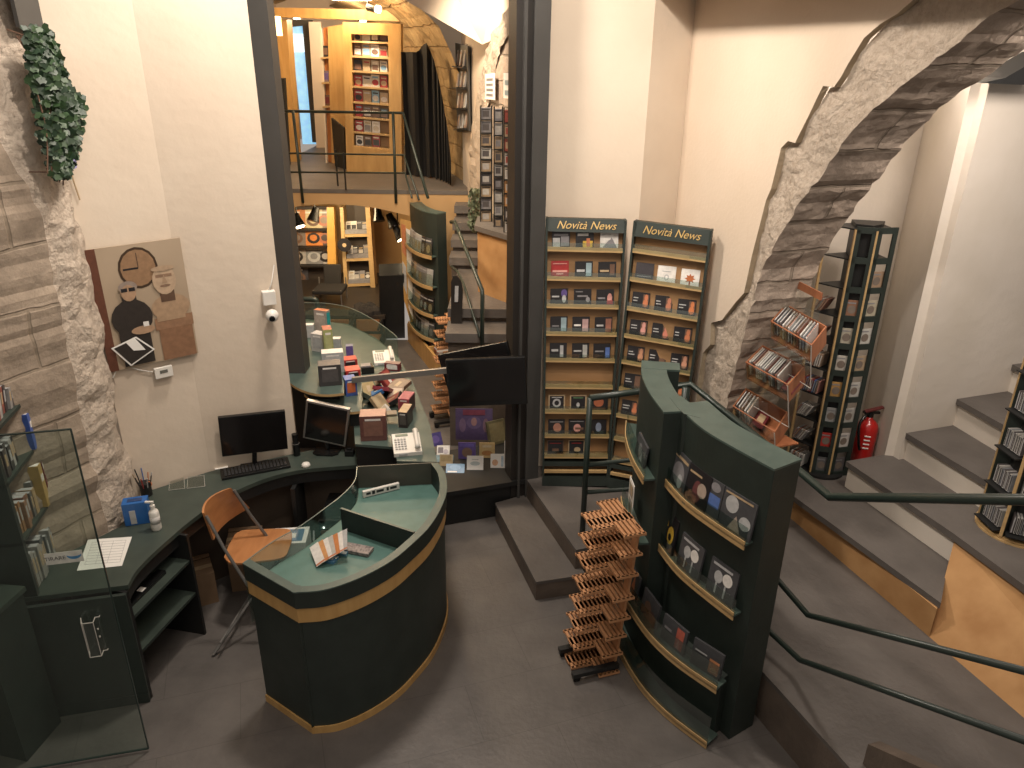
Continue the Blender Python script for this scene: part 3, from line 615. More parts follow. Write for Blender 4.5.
# the path runs from the far end to the near end; "outward" is towards the desk (negative side)
def flat(pts): return [Vector((p[0], p[1], 0)) for p in pts]
pA = smoothc(flat([(.955, 4.06), (1.04, 3.76), (1.15, 3.55), (1.30, 3.31)]), 24)
pB = smoothc(flat([(.86, 4.74), (.825, 4.50), (.83, 4.22), (.868, 3.95)]), 24)
pAll = smoothc(flat([(.80, 4.62), (.80, 4.25), (.90, 3.82), (1.03, 3.55), (1.26, 3.28)]), 40)
t = thing('display_stand', 'large dark green curved display stand with wooden-edged ledges, in front of the platform', 'display stand', (1.0, 3.9, 0))
ZT = 1.82
def rev(p): return p
m = MB(); curved_strip(m, pA, 0, -.20, .0, ZT-.012, GREEN); part('near_body', m, t, bevel=.003)
m = MB(); curved_strip(m, pB, 0, -.16, .0, ZT-.012, GREEN); m.prism([(.86, 4.74), (1.10, 4.70), (1.08, 4.58), (.86, 4.60)], 0, ZT-.012, GREEN); part('far_body', m, t, bevel=.003)
m = MB(); curved_strip(m, pA, .002, -.202, ZT-.012, ZT, GTOP); part('top', m, t)
m = MB(); curved_strip(m, pB, .002, -.162, ZT-.012, ZT, GTOP); m.prism([(.86, 4.742), (1.102, 4.702), (1.082, 4.578), (.86, 4.60)], ZT-.012, ZT+.001, GTOP); part('top', m, t)
m = MB(); curved_strip(m, pAll[:38], -.005, -.16, .0, .43, GREEN); part('lower_body', m, t)
m = MB(); m.prism([tuple(Zp(x, y, ZT)[:2]) for x, y in ((670, 398), (681, 396), (694, 406), (700, 418), (684, 414), (677, 407))], 0, ZT+.0012, GREEN, GTOP); part('joint', m, t)
def ledge(path, z, s0, s1, out, gh=.10, nm='ledge'):
    seg = [on_path(path, s0+(s1-s0)*i/24)[0] for i in range(25)]
    mb = MB(); curved_strip(mb, seg, .0, out, z-.012, z, GTOP); curved_strip(mb, seg, out-.006, out, z-.034, z+.018, WOODL)
    p = part(nm, mb, t, smooth=False)
    g = MB(); curved_strip(g, seg, out-.012, out-.009, z, z+gh, GLASS if z > .8 else glass('grey_glass', (.62, .68, .66), .16, .15)); part('glass_front', g, t, sub=p)
LZ = {1: 1.36, 2: .90, 3: .45, 4: .04}
ledge(pA, LZ[1], .02, .93, .065); ledge(pA, LZ[2], .02, .93, .065); ledge(pAll, LZ[3], .02, .97, .10, .15); ledge(pAll, LZ[4], .02, .97, .115, .20)
ledge(pB, LZ[1], .02, .95, .075, .16); ledge(pB, LZ[2], .30, .95, .075, .14)
def on_ledge(path, s, z, w, h, base, rects, name, label, cat, group, out=.035, tt=.014):
    p, tg, n = on_path(path, s); up = (UP*cos(.13)-n*sin(.13))
    mb = panel(MB(), p+n*out+UP*(z+.002), tg, up, w, h, rects, tt, base); return solo(name, mb, label, cat, group)
SK = ink(.42, .33, .27); DGR = ink(.07, .07, .075)
gA = 'music boxes and cases on the curved display'
on_ledge(pA, .20, LZ[1], .19, .22, DGR, [(.15, .1, .85, .75, GR, 'o'), (.5, .05, .8, .45, LG, 'o'), (.05, .82, .95, .9, TN)], 'record_box', 'dark LP-sized box with a grey face, far end of the upper ledge', 'music box', gA)
on_ledge(pA, .44, LZ[1], .19, .22, K_, [(.3, .1, .7, .7, ink(.14, .05, .05), 'o'), (.5, .3, .9, .7, SK, 'o'), (.05, .8, .6, .86, TN)], 'record_box', 'dark red and black music box, middle of the upper ledge', 'music box', gA)
on_ledge(pA, .60, LZ[1], .10, .22, DGR, [(.1, .3, .9, .62, BL), (.1, .7, .8, .95, GR, 'o')], 'record_box', 'narrow music box with a bright blue patch on the upper ledge', 'music box', gA)
on_ledge(pA, .80, LZ[1], .22, .22, DGR, [(.1, .45, .5, .9, LG, 'o'), (.3, .05, .7, .45, SK, 't'), (.6, .2, .95, .55, LG, 'o'), (.05, .9, .9, .95, TN)], 'record_box', 'black and white photo music box, near end of the upper ledge', 'music box', gA)
on_ledge(pA, .16, LZ[2], .15, .24, K_, [(.35, .2, .85, .7, YL, 'o'), (.45, .3, .7, .5, K_, 'o'), (.1, .6, .3, .9, YL, 't')], 'record_box', 'black box with a yellow bird-like drawing on the middle ledge', 'music box', gA)
for i, s_ in enumerate((.45, .76)):
    on_ledge(pA, s_, LZ[2], .20, .22, DGR, [(.2, .4, .5, .75, LG, 'o'), (.5, .45, .85, .8, W_, 'o'), (.3, .1, .36, .45, LG), (.62, .1, .68, .45, LG), (.1, .85, .8, .92, LG)], 'record_box', 'grey music box with two pale figures, '+('centre' if i == 0 else 'near end')+' of the middle ledge', 'music box', gA)
LO = [(.36, 'black case with an orange-red portrait, far end of the lower ledge', [(.5, .1, .85, .9, OR_, 't')]), (.55, 'dark case with a dim brown picture, second on the lower ledge', [(.2, .2, .6, .7, BR, 'o'), (.55, .1, .9, .5, ink(.12, .06, .05), 'o')]),
      (.72, 'dark case with a red portrait, third on the lower ledge', [(.6, .1, .9, .9, ink(.5, .13, .09)), (.1, .5, .4, .6, GR), (.65, .1, .8, .5, PK, 't')]), (.885, 'dark case with an orange square photo, near end of the lower ledge', [(.6, .1, .92, .62, ink(.6, .25, .12)), (.65, .15, .88, .35, ink(.6, .35, .2), 'o'), (.1, .6, .5, .66, LG)])]
for s_, lb, rc in LO: on_ledge(pAll, s_, LZ[3], .20, .17, DGR, rc, 'cd_box', lb, 'CD case', gA, .04)
p_, tg, n_v = on_path(pB, .62)
mb = panel(MB(), p_+n_v*.055+UP*(LZ[2]+.03), tg, UP, .13, .26, [(.1, .1, .9, .9, ink(.35, .30, .22)), (.3, .2, .6, .8, GR, 'o'), (.1, .5, .9, .56, W_), (.4, .6, .8, .9, TN, 'o')], .004, PAPER)
solo('postcard_print', mb, 'pale printed card leaning upright on the far green panel above the slat rack', 'card')
on_ledge(pB, .66, LZ[1], .22, .14, DGR, [(.3, .2, .6, .8, GR, 'o'), (.55, .1, .8, .6, LG, 't')], 'cd_box', 'dark grey case behind glass on the far upper ledge', 'CD case', gA)

# ------------------------------------------------------------------ slatted beech holders
def slat_rack(label, tiers, side, group, w=.30, dp=.30, n1=5):
    """tiers: list of (left corner point) from the top down; side = unit vector along the slats, depth vector dv"""
    dv = Vector((-side.y, side.x, 0)); base = sum(tiers, Vector())/len(tiers); base.z = 0
    t = thing('slat_rack', label, 'magazine rack', base, 0, group)
    for k, c in enumerate(tiers):
        mb = MB(); c = Vector(c)
        for (s0, s1, d0) in ((0, .62, 0), (-.30, 1.0, .5)):
            for j in range(n1):
                a = c+dv*(dp*(d0+.5*(j+.5)/n1)); mb.obox(a+side*w*(s0+s1)/2-UP*.008, side*w*(s1-s0)/2, dv*(dp*.5/n1*.30), UP*.008, SLATW)
            for e in (s0, s1): mb.obox(c+side*w*(e+(.02 if e == s0 else -.02))+dv*dp*(d0+.25)-UP*.008, side*w*.025, dv*dp*.25, UP*.008, SLATW)
        mb.obox(c+side*w*.36+dv*dp*.5-UP*.008, side*w*.11, dv*dp*.5, UP*.008, SLATW)
        part('slatted_shelf', mb, t)
    top, bot = tiers[0], tiers[-1]
    for f in (.2, .75):
        mb = MB(); a = top+side*w*f+dv*dp*.93; b = Vector(bot)+side*w*f+dv*dp*.93; b.z -= .06; b.x, b.y = b.x, b.y
        mb.obox((a+b)/2, (a-b)/2, side*.03, dv*.008, SLATW); part('upright', mb, t)
    b = Vector(bot); zf = FLR.get(label[:4], 0)
    for f in (.15, .9):
        mb = MB(); c = b+side*w*f+dv*dp*.45; c.z = zf+.055; mb.obox(c, dv*dp*.55, side*.02, UP*.015, BLACK); ft = part('foot', mb, t)
        for e in (-.9, .9):
            mb = MB(); mb.tube([c+dv*dp*.5*e-side*.012-UP*.028, c+dv*dp*.5*e+side*.012-UP*.028], .027, BLACKG, 12); part('caster', mb, t, sub=ft)
    return t
FLR = {}
tp = [(581, 513), (578, 533), (575, 553), (572, 575.5), (569, 595), (566, 612.5), (563, 630), (560.5, 648)]
sd = Vector((.85, -.52, 0)).normalized()
tiers = []
for k, (x, y) in enumerate(tp):
    tiers.append(PLp(x, y, Vector((.36, 4.02, 0)), Vector((1.36, 4.02, 0))))
slat_rack('stack of stepped slatted beech shelves on black casters, beside the big curved display', tiers, D, 'slatted beech racks', .31, .29)

# ------------------------------------------------------------------ the curved counter with open trays
t = thing('showcase_counter', 'round-fronted dark green counter with open teal trays and wooden bands', 'counter', (-.95, 4.1, 0))
ZC = 1.04
out_px = [(294, 592), (325, 589), (360, 577), (390, 561), (410, 545), (430, 525), (443, 502), (446.5, 486), (444, 472), (437, 462)]
oc_ = smoothc([Vector((*Zp(x, y, ZC)[:2], 0)) for x, y in out_px], 48)
lc = Vector((*Zp(243, 563, ZC)[:2], 0))
inn_px = [(243, 563), (258, 552), (275, 540), (300, 526), (325, 508), (343, 494), (355, 480), (357, 466)]
ic_ = smoothc([Vector((*Zp(x, y, ZC)[:2], 0)) for x, y in inn_px], 30)
rim = [lc]+oc_                      # left corner, then the long curve
def offs(path, d):
    n = len(path); o = []
    for i in range(n):
        tt = (path[min(i+1, n-1)]-path[max(i-1, 0)]).normalized(); o.append(path[i]+Vector((-tt.y, tt.x, 0))*d)
    return o
def wall_strip(mb, path, d0, d1, z0, z1, mt, mtop=None):
    a, b = offs(path, d0), offs(path, d1); n = len(path); vs = []
    for p, q in zip(a, b): vs += [p+UP*z0, q+UP*z0, q+UP*z1, p+UP*z1]
    fs = []; ft = []
    for i in range(n-1):
        for k in range(4): (ft if k == 2 else fs).append([i*4+k, i*4+(k+1) % 4, (i+1)*4+(k+1) % 4, (i+1)*4+k])
    mb.add(vs, fs+[[3, 2, 1, 0], [(n-1)*4+k for k in range(4)]], mt); mb.add(vs, ft, mtop or mt)
longc = oc_
m = MB(); wall_strip(m, [lc, oc_[0]], .02, .045, .0, ZC-.008, GREENF); wall_strip(m, longc, .02, .045, .0, ZC-.008, GREENF); part('body', m, t, smooth=False)
m = MB(); wall_strip(m, [lc, oc_[0]], .0, .021, .925, ZC-.008, GREEN); wall_strip(m, longc, .0, .021, .925, ZC-.008, GREEN); part('upper_band', m, t)
m = MB(); wall_strip(m, [lc, oc_[0]], .008, .021, .825, .925, WOOD); wall_strip(m, longc, .008, .021, .825, .925, WOOD); part('wooden_band', m, t)
m = MB(); wall_strip(m, [lc, oc_[0]], .010, .04, .0, .05, WOOD); wall_strip(m, longc, .010, .04, .0, .05, WOOD); part('base_band', m, t, label='golden wooden band along the floor')
m = MB(); wall_strip(m, [lc, oc_[0]], -.004, .045, ZC-.008, ZC, GTOP); wall_strip(m, longc, -.004, .045, ZC-.008, ZC, GTOP); n1_ = (offs([lc, oc_[0]], 1)[1]-oc_[0]); n2c = (offs(oc_[:2], 1)[0]-oc_[0]); o_ = oc_[0]
cc_ = o_+(n1_+n2c).normalized()*.027; m.prism([(cc_.x+.031*cos(a*pi/8), cc_.y+.031*sin(a*pi/8)) for a in range(16)], ZC-.008, ZC+.0006, GTOP); part('rim', m, t)
m = MB(); poly = [p[:2] for p in offs(rim, .03)]+[p[:2] for p in ic_[::-1]]; m.prism(poly, .855, .87, GREEN, TEAL); part('tray_floor', m, t)
m = MB(); bk0, bk1 = oc_[-1], ic_[-1]; bd_ = (bk1-bk0).normalized(); nb = Vector((-bd_.y, bd_.x, 0))
m.prism([p[:2] for p in (bk0, bk1, bk1+nb*.012, bk0+nb*.012)], .0, ZC, mat('tray_back', (.075, .07, .055), .5)); part('back_wall', m, t)
m = MB(); a, b = Zp(346, 508, ZC), Zp(417, 531, ZC); dd = (b-a).normalized(); nn_ = Vector((-dd.y, dd.x, 0)); a = a-dd*.04; b = b-dd*.02
m.prism([p[:2] for p in (a-nn_*.008, b-nn_*.008, b+nn_*.008, a+nn_*.008)], .87, ZC-.012, GREEN, GTOP); part('divider', m, t)
m = MB(); wall_strip(m, ic_, -.004, .004, .62, ZC-.004, GLASS); wall_strip(m, ic_, -.003, .003, ZC-.003, ZC, mat('dull_glass_edge', (.16, .2, .18), .25)); part('glass_side', m, t)
m = MB(); wall_strip(m, ic_[:2]+ic_[2:], .02, .05, .0, .62, BLACK) if False else None
m = MB(); cc = ic_[-1]; m.prism([(cc.x, cc.y), (cc.x+.03, cc.y), (cc.x+.05, cc.y-.22), (cc.x+.02, cc.y-.22)], .0, .86, BLACK); part('inner_panel', m, t)
def ip(s): return on_path(ic_, s)[0]
# things lying in the trays
TZ = .871
def at_tray(x, y): return Zp(x, y, TZ)
c = at_tray(356, 562-26)
m = MB(); a = at_tray(371, 536); ex_ = Vector((.96, -.28, 0)).normalized(); ey_ = Vector((-ex_.y, ex_.x, 0))
m.obox(at_tray(357, 551)+UP*.012, ex_*.095, ey_*.04, UP*.012, mat('floral_tin', (.36, .30, .27), .5, c2=(.12, .10, .10), nscale=60)); solo('patterned_tin', m, 'flat grey and rose patterned tin in the front tray', 'tin', bevel=.003)
for i, (c1, lb) in enumerate((((.16, .35, .5), 'pale blue'), ((.10, .26, .45), 'deeper blue'))):
    m = MB(); p = at_tray(341, 552) if i == 0 else at_tray(329, 560); m.obox(p+UP*.008, ex_*.05, ey_*.032, UP*.008, ink(*c1)); m.obox(p+UP*.0165, ex_*.03, ey_*.014, UP*.0006, W_); solo('small_box', m, f'{lb} flat pack lying in the front tray'+(' near the card fan' if i else ''), 'pack')
dr = Vector((-.35, 1, 0)).normalized()
for i in range(7):
    m = MB(); p = at_tray(326, 568)+Vector((-.055+.02*i, .012*i, .012+.008*i)); e1 = (dr+Vector((.05*(i-3), 0, .18))).normalized(); e2 = Vector((.75, .35, .5)).normalized(); e2 = (e2-e1*e2.dot(e1)).normalized()
    cl = [W_, ink(.6, .3, .12), W_, ink(.5, .48, .44), ink(.55, .22, .08), W_, LG][i]
    m.obox(p+e1*.08+e2*.03, e1*.085, e2*.03, e1.cross(e2)*.0012, cl); m.obox(p+e1*.005+e2*.03, e1*.006, e2*.03, e1.cross(e2)*.0015, OR_)
    solo('leaflet', m, f'{("white", "orange", "white", "cream", "rust orange", "white", "grey")[i]} leaflet, {ORD[i]} from the left in the fan in the tray', 'leaflet', 'leaflets fanned out in the tray')
m = MB(); sg0, sg1 = Zp(363, 497, .875), Zp(399, 488, .875); e1 = (sg1-sg0).normalized(); up_ = UP
m.obox((sg0+sg1)/2+UP*.022, (sg1-sg0)/2, Vector((-e1.y, e1.x, 0))*.012, UP*.022, WHITE); text_into(m, '07/3', .055, (sg0+sg1)/2+UP*.024, e1, UP, K_, off=.0135) if False else None
for k, (x0, x1) in enumerate(((.08, .2), (.24, .32), (.36, .56), (.64, .7), (.74, .92))): m.obox(lerp(sg0, sg1, (x0+x1)/2)+UP*.024-Vector((-e1.y, e1.x, 0))*.0125, (sg1-sg0)*(x1-x0)/2, Vector((-e1.y, e1.x, 0))*.0008, UP*(.009+.004*(k % 2)), K_)
solo('marked_label_holder', m, 'white upright label strip with black marks in the back tray', 'label')

# the higher levels of the counter: service top and two quarter-round shelves
t = thing('stepped_counter', 'green stepped back counter with two quarter-round shelves and a curved glass screen', 'counter', (-1.0, 5.6, 0))
S0 = [(355, 444), (394, 447), (397, 461), (437, 462), (430, 425), (414, 385), (398, 356), (376, 338), (348, 324), (305, 319), (288, 330), (285, 350), (330, 350), (352, 395)]
def polyz(px, z): return [tuple(Zp(x, y, z)[:2]) for x, y in px]
m = MB(); P0 = polyz(S0, ZC); m.prism(P0, ZC-.02, ZC, GTOP); part('service_top', m, t)
m = MB(); P1 = [p for p in P0]; cx = Vector((-1.05, 5.6, 0)); P1 = [tuple(lerp(Vector((*p, 0)), cx, .03)[:2]) for p in P0]; m.prism(P1, .0, ZC-.02, BLACK); part('carcass', m, t)
S1 = smoothc([Vector((*Zp(x, y, 1.18)[:2], 0)) for x, y in ((304, 394), (314, 402), (332, 409), (348, 412), (362, 411))], 14)
m = MB(); pl2 = [tuple(p[:2]) for p in S1]+polyz([(362, 385), (360, 352), (340, 338), (305, 345)], 1.18); m.prism(pl2, 1.16, 1.18, WOODL, GTOP); part('shelf', m, t)
m = MB(); q = polyz([(348, 411), (361, 410), (361, 372), (350, 372)], 1.18); m.prism([tuple(lerp(Vector((*p, 0)), Vector((-1.2, 5.6, 0)), .06)[:2]) for p in q], ZC, 1.16, BLACK); part('shelf_support', m, t)
S2 = smoothc([Vector((*Zp(x, y, 1.30)[:2], 0)) for x, y in ((281, 366), (286, 378), (296, 387), (312, 393), (328, 394.5), (344, 393))], 18)
m = MB(); pl3 = [tuple(p[:2]) for p in S2]+polyz([(344, 370), (342, 352), (332, 337), (315, 331), (295, 333), (283, 345)], 1.30); m.prism(pl3, 1.28, 1.30, WOODL, GTOP); part('shelf', m, t)
m = MB(); q = polyz([(305, 386), (340, 387), (340, 365), (300, 350)], 1.30); m.prism([tuple(lerp(Vector((*p, 0)), Vector((-1.5, 5.7, 0)), .10)[:2]) for p in q], 1.18, 1.28, BLACK); part('shelf_support', m, t)
gp = smoothc([Vector((*Zp(x, y, ZC)[:2], 0)) for x, y in ((306, 321), (330, 322), (352, 327), (376, 340), (392, 352), (398, 358))], 24)
m = MB(); wall_strip(m, gp, .0, .006, ZC, ZC+.2, GLASS); part('glass_screen', m, t)
m = MB(); wall_strip(m, gp, .0, .006, ZC+.2, ZC+.205, mat('dull_glass_edge', (.16, .2, .18), .25)); part('glass_edge', m, t)

# ------------------------------------------------------------------ desk
t = thing('curved_desk', 'long curved dark green desk running along the left wall to the counter', 'desk', (-2.2, 4.6, 0))
ZD = .84
fpx = [(128, 585), (136, 571), (151, 555), (170, 538), (190, 521), (215, 503), (240, 489), (270, 477), (300, 470), (330, 467), (357, 465)]
fc = smoothc([Vector((*Zp(x, y, ZD)[:2], 0)) for x, y in fpx], 40)
back = [(-1.10, 5.30), (-1.56, 5.24), (-2.21, 4.90), (-2.56, 4.60), (-2.53, 4.18), (-2.80, 3.76), (-3.0, 3.40), tuple(Zp(25, 598, ZD)[:2])]
m = MB(); m.prism([tuple(p[:2]) for p in fc]+back, ZD-.03, ZD, GTOPD); part('desktop', m, t)
m = MB(); wall_strip(m, fc, .015, .035, ZD-.12, ZD-.03, BLACK); part('apron', m, t)
e0, e1_ = Zp(28, 598, ZD), Zp(127, 585, ZD); b0_, b1_ = Zp(60, 735, 0), Zp(150, 703, 0)
dirE = Vector((e1_.x-e0.x, e1_.y-e0.y, 0)).normalized(); nE = Vector((-dirE.y, dirE.x, 0)); x1_ = b1_+nE*.012
m = MB(); pA_ = x1_-dirE*.85; m.prism([p[:2] for p in (pA_, x1_, x1_+nE*.025, pA_+nE*.025)], 0, ZD-.03, GREENF); m.prism([p[:2] for p in (pA_-nE*.004, x1_-nE*.004, x1_, pA_)], 0, .07, GREENF); part('end_panel', m, t)
k0 = x1_+nE*.02; m = MB(); kd = (Zp(205, 635, 0)-k0).normalized(); kn = Vector((-kd.y, kd.x, 0))
m.prism([p[:2] for p in (k0, k0+kn*.02, k0+kn*.02+dirE*-.0-kd*0+kd*.30, k0+kd*.30)], 0, ZD-.13, BLACK) if False else None
kend = Vector((*Zp(205, 635, 0)[:2], 0)); L_ = (kend-k0).length
for s_, nm in ((0.0, 'side_panel'), (L_, 'side_panel')):
    m = MB(); a = k0+kd*s_; m.prism([p[:2] for p in (a, a+kn*.38, a+kn*.38+kd*.02, a+kd*.02)], 0, ZD-.03, BLACK); part(nm, m, t)
for z in (.36, .62):
    m = MB(); m.prism([p[:2] for p in (k0+kd*.02+kn*.01, k0+kd*L_+kn*.01, k0+kd*L_+kn*.37, k0+kd*.02+kn*.37)], z-.02, z, GREENF, GTOPD); part('shelf', m, t)
m = MB(); m.prism([p[:2] for p in (k0+kn*.38, k0+kd*L_+kn*.38, k0+kd*L_+kn*.395, k0+kn*.395)], 0, ZD-.03, BLACK); part('cabinet_back', m, t)
m = MB(); m.prism([(-1.15, 5.16), (-1.55, 5.16), (-2.18, 4.82), (-2.48, 4.56), (-2.44, 4.54), (-2.15, 4.78), (-1.55, 5.12), (-1.15, 5.12)], 0, .72, mat('brown_back_panel', (.07, .05, .035), .7)); part('modesty_panel', m, t)
for x_ in (-1.62,):
    m = MB(); m.box((x_, 4.86, 0), (x_+.03, 5.1, .72), BLACK); part('leg_panel', m, t)
kf = k0+kd*(L_*.35)+kn*.1
m = MB(); m.obox(kf+UP*.632, kd*.22, kn*.03, UP*.012, BLACKG); m.obox(kf+kd*.02+UP*.6445, kd*.02, kn*.02, UP*.001, W_); solo('black_folder', m, 'black flat device with a white sticker on the shelf under the desk', 'folder')
# clutter below the desk
for (c, hx, hy, hz, rz, mt, lb) in (((-2.28, 4.50, 0), .14, .10, .13, .5, CARD, 'brown cardboard box under the desk behind the folding chair'), ((-1.95, 4.70, 0), .12, .09, .20, .2, CARD, 'tall cardboard box under the desk, left of the blue and white box')):
    m = MB(); R_ = Matrix.Rotation(rz, 3, 'Z'); ex_, ey_ = R_@Vector((1, 0, 0)), R_@Vector((0, 1, 0)); m.obox(Vector(c)+UP*hz, ex_*hx, ey_*hy, UP*hz, CARD); m.obox(Vector(c)+UP*(2*hz+.001), ex_*hx, ey_*.02, UP*.001, TN); m.obox(Vector(c)+UP*(2*hz+.01)+ey_*hy*1.2, ex_*hx, ey_*hy*.2, UP*.004, CARD); solo('cardboard_box', m, lb, 'box')
m = MB(); cxx = Vector((-1.62, 4.62, 0)); m.obox(cxx+UP*.24, Vector((.16, .02, 0)), Vector((-.01, .1, 0)), UP*.24, PAPER); m.obox(cxx+UP*.4805, Vector((.13, .016, 0)), Vector((-.008, .075, 0)), UP*.001, ink(.12, .22, .33)); m.obox(cxx+UP*.4815+Vector((.03, 0, 0)), Vector((.05, .006, 0)), Vector((-.004, .03, 0)), UP*.001, W_); solo('printed_box', m, 'white box with a dull blue printed lid under the desk by the chair', 'box')
t2 = thing('computer_tower', 'black computer tower with a drive slot and small light under the desk', 'computer', (-1.30, 4.85, 0))
m = MB(); m.box((-1.40, 4.72, .01), (-1.18, 5.10, .55), BLACKG); part('case', m, t2, bevel=.006)
m = MB(); m.box((-1.385, 4.714, .38), (-1.195, 4.72, .46), BR); part('drive_bay', m, t2)
m = MB(); m.obox((-1.36, 4.712, .49), (.006, 0, 0), (0, .002, 0), (0, 0, .006), mat('led_light', (.9, .9, .8), .4, emit=(1, 1, .9), estr=2)); part('power_light', m, t2)
m = MB(); m.tube(smoothc([(-1.42, 4.66, .5), (-1.40, 4.55, .3), (-1.33, 4.5, .12), (-1.30, 4.42, .02), (-1.15, 4.3, .01)], 20), .006, LG, 6); solo('cable', m, 'loose grey cable hanging down beside the computer tower', 'cable')

# ------------------------------------------------------------------ folding chair
t = thing('folding_chair', 'folding chair with orange beech seat and back on grey tube legs', 'chair', (-1.8, 4.25, 0))
sz = .50
sp = smoothc([Vector((*Zp(x, y, sz)[:2], 0)) for x, y in ((224, 557), (231, 541), (240, 531), (265, 529), (288, 529), (292, 536), (289, 548), (283, 557), (260, 561), (232, 563), (224, 557))], 40)[:-1]
m = MB(); m.prism([tuple(p[:2]) for p in sp], sz-.018, sz, WOODC); part('seat', m, t, bevel=.004)
nr = [Zp(203, 514, .86), Zp(214, 541, .66)]; fr_ = [Zp(228, 487, .90), Zp(249, 503, .74)]
bl, tl = PLp(212, 540, (-1.99, 4.2), (-1.93, 4.6)), PLp(202, 513, (-1.99, 4.2), (-1.93, 4.6))
tr_, br_ = PLp(229, 488, (-1.99, 4.2), (-1.93, 4.6)), PLp(248, 508, (-1.99, 4.2), (-1.93, 4.6))
rows = []
for j in range(9):
    v = j/8; r = []
    for i in range(17):
        u = i/16; a = lerp(bl, br_, u); b = lerp(tl, tr_, u); p = lerp(a, b, v); bow = 4*u*(1-u)
        r.append(p+Vector((-.05*bow, 0, 0))+UP*(.012*(1 if v > .5 else -.2)*bow*abs(v-.5)*2))
    rows.append(r)
m = MB(); m.grid(rows, WOODC); m.grid([[p+Vector((.014, 0, 0)) for p in r][::-1] for r in rows], WOODC)
per = rows[0]+[r[-1] for r in rows[1:]]+rows[-1][::-1][1:]+[r[0] for r in rows[::-1]][1:]
m.add(per+[p+Vector((.014, 0, 0)) for p in per], [[i, i+1, len(per)+i+1, len(per)+i] for i in range(len(per)-1)], WOODC); part('backrest', m, t, smooth=False)
nb0 = lerp(tl, bl, .1); n_floor = Vector((-1.52, 4.06, .012)); f_floor = Vector((-1.50, 4.62, .012)); fb0 = lerp(tr_, br_, .1)
for a, b in ((nb0, n_floor), (fb0, f_floor)):
    m = MB(); m.tube([a+Vector((.02, 0, 0)), lerp(a, b, .25), lerp(a, b, .6), b], .011, TUBE, 10); part('leg', m, t)
for a, b in ((Zp(284, 556, sz-.02)+Vector((-.02, .0, 0)), Zp(213, 655, .012)), (Zp(289, 530, sz-.02)+Vector((-.02, 0, 0)), Zp(213, 655, .012)+Vector((.05, .55, 0)))):
    m = MB(); m.tube([a, lerp(a, b, .5), b], .010, TUBE, 10); part('leg', m, t)
r0 = Zp(213, 655, .012)+Vector((.06, 0, .10)); m = MB(); m.tube([r0, r0+Vector((.05, .55, 0))], .008, TUBE, 8); m.tube([lerp(nb0, n_floor, .88), lerp(fb0, f_floor, .88)], .008, TUBE, 8); part('crossbar', m, t)

# ------------------------------------------------------------------ glass door in the foreground
g0, g1 = Vector((-2.95, 2.965, 0)), Vector((-2.05, 3.183, 0)); gd = (g1-g0).normalized(); gn = Vector((gd.y, -gd.x, 0))
t = thing('glass_door', 'frameless clear glass door standing open at the lower left', 'door', tuple(lerp(g0, g1, .5)))
m = MB(); m.obox(lerp(g0, g1, .5)+UP*1.04, gd*(g1-g0).length/2, gn*.005, UP*1.02, GLASSD); part('pane', m, t)
m = MB(); EDG = mat('glass_edge_green', (.03, .05, .045), .2); m.obox(g1+UP*1.04, gd*.003, gn*.005, UP*1.02, EDG); m.obox(lerp(g0, g1, .5)+UP*2.06, gd*(g1-g0).length/2, gn*.005, UP*.003, EDG); m.obox(lerp(g0, g1, .5)+UP*.02, gd*(g1-g0).length/2, gn*.005, UP*.003, EDG); part('edge_strip', m, t)
def onG(x, y): return PLp(x, y, g0, g1)
sa, sb = onG(46, 560), onG(83, 553.5); m = MB(); w_ = (sb-sa).length; ex_ = (sb-sa).normalized(); c = (sa+sb)/2
m.obox(c+gn*.0065, gd*w_/2, gn*.001, UP*.033, ink(.58, .59, .53)); text_into(m, 'TIRARE', .030, c+gn*.0082-gd*w_*.24, gd, UP, K_, off=0)
bow = []; 
for i in range(9): a_1 = -pi*.9+pi*.8*i/8; bow.append((c+gd*(w_*.27+.034*cos(a_1))+UP*(.012+.026*sin(a_1))+gn*.0086, c+gd*(w_*.27+.034*cos(a_1))+UP*(.016+.014*sin(a_1))+gn*.0086))
m.add([p for a, b in bow for p in (a, b)], [[2*i, 2*i+1, 2*i+3, 2*i+2] for i in range(8)], ink(.06, .22, .42)); part('pull_sign', m, t, label='small white sign reading TIRARE with a blue bow')
hp = [onG(x, y) for x, y in ((88, 606), (104, 607), (106, 615), (99, 618), (108, 652), (98, 658))]
m = MB(); a = onG(100, 632)+gn*.015
w1 = .055
for pts in ([(-.07, -.0), (-.055, .05), (.0, .05), (.0, .01), (.02, .01), (.02, .0)],):
    path = [Vector((onG(100, 632).x, onG(100, 632).y, 0))+gd*u+gn*(v+.006) for u, v in pts]
    for p, q in zip(path, path[1:]):
        m.add([p+UP*(a.z-.11), q+UP*(a.z-.11), q+UP*(a.z+.11), p+UP*(a.z+.11)], [[0, 1, 2, 3]], ACRYL)
        m.tube([p+UP*(a.z+.11), q+UP*(a.z+.11)], .0022, ACRE, 6); m.tube([p+UP*(a.z-.11), q+UP*(a.z-.11)], .0022, ACRE, 6)
    for p in path[:3]: m.tube([p+UP*(a.z-.11), p+UP*(a.z+.11)], .0018, ACRE, 6)
    for zz in (-.02, .03): m.lathe(path[3]+UP*(a.z+zz), [(.004, 0), (.004, .008)], ACRE, 8)
part('leaflet_holder', m, t, label='clear bent acrylic holder fixed to the glass')

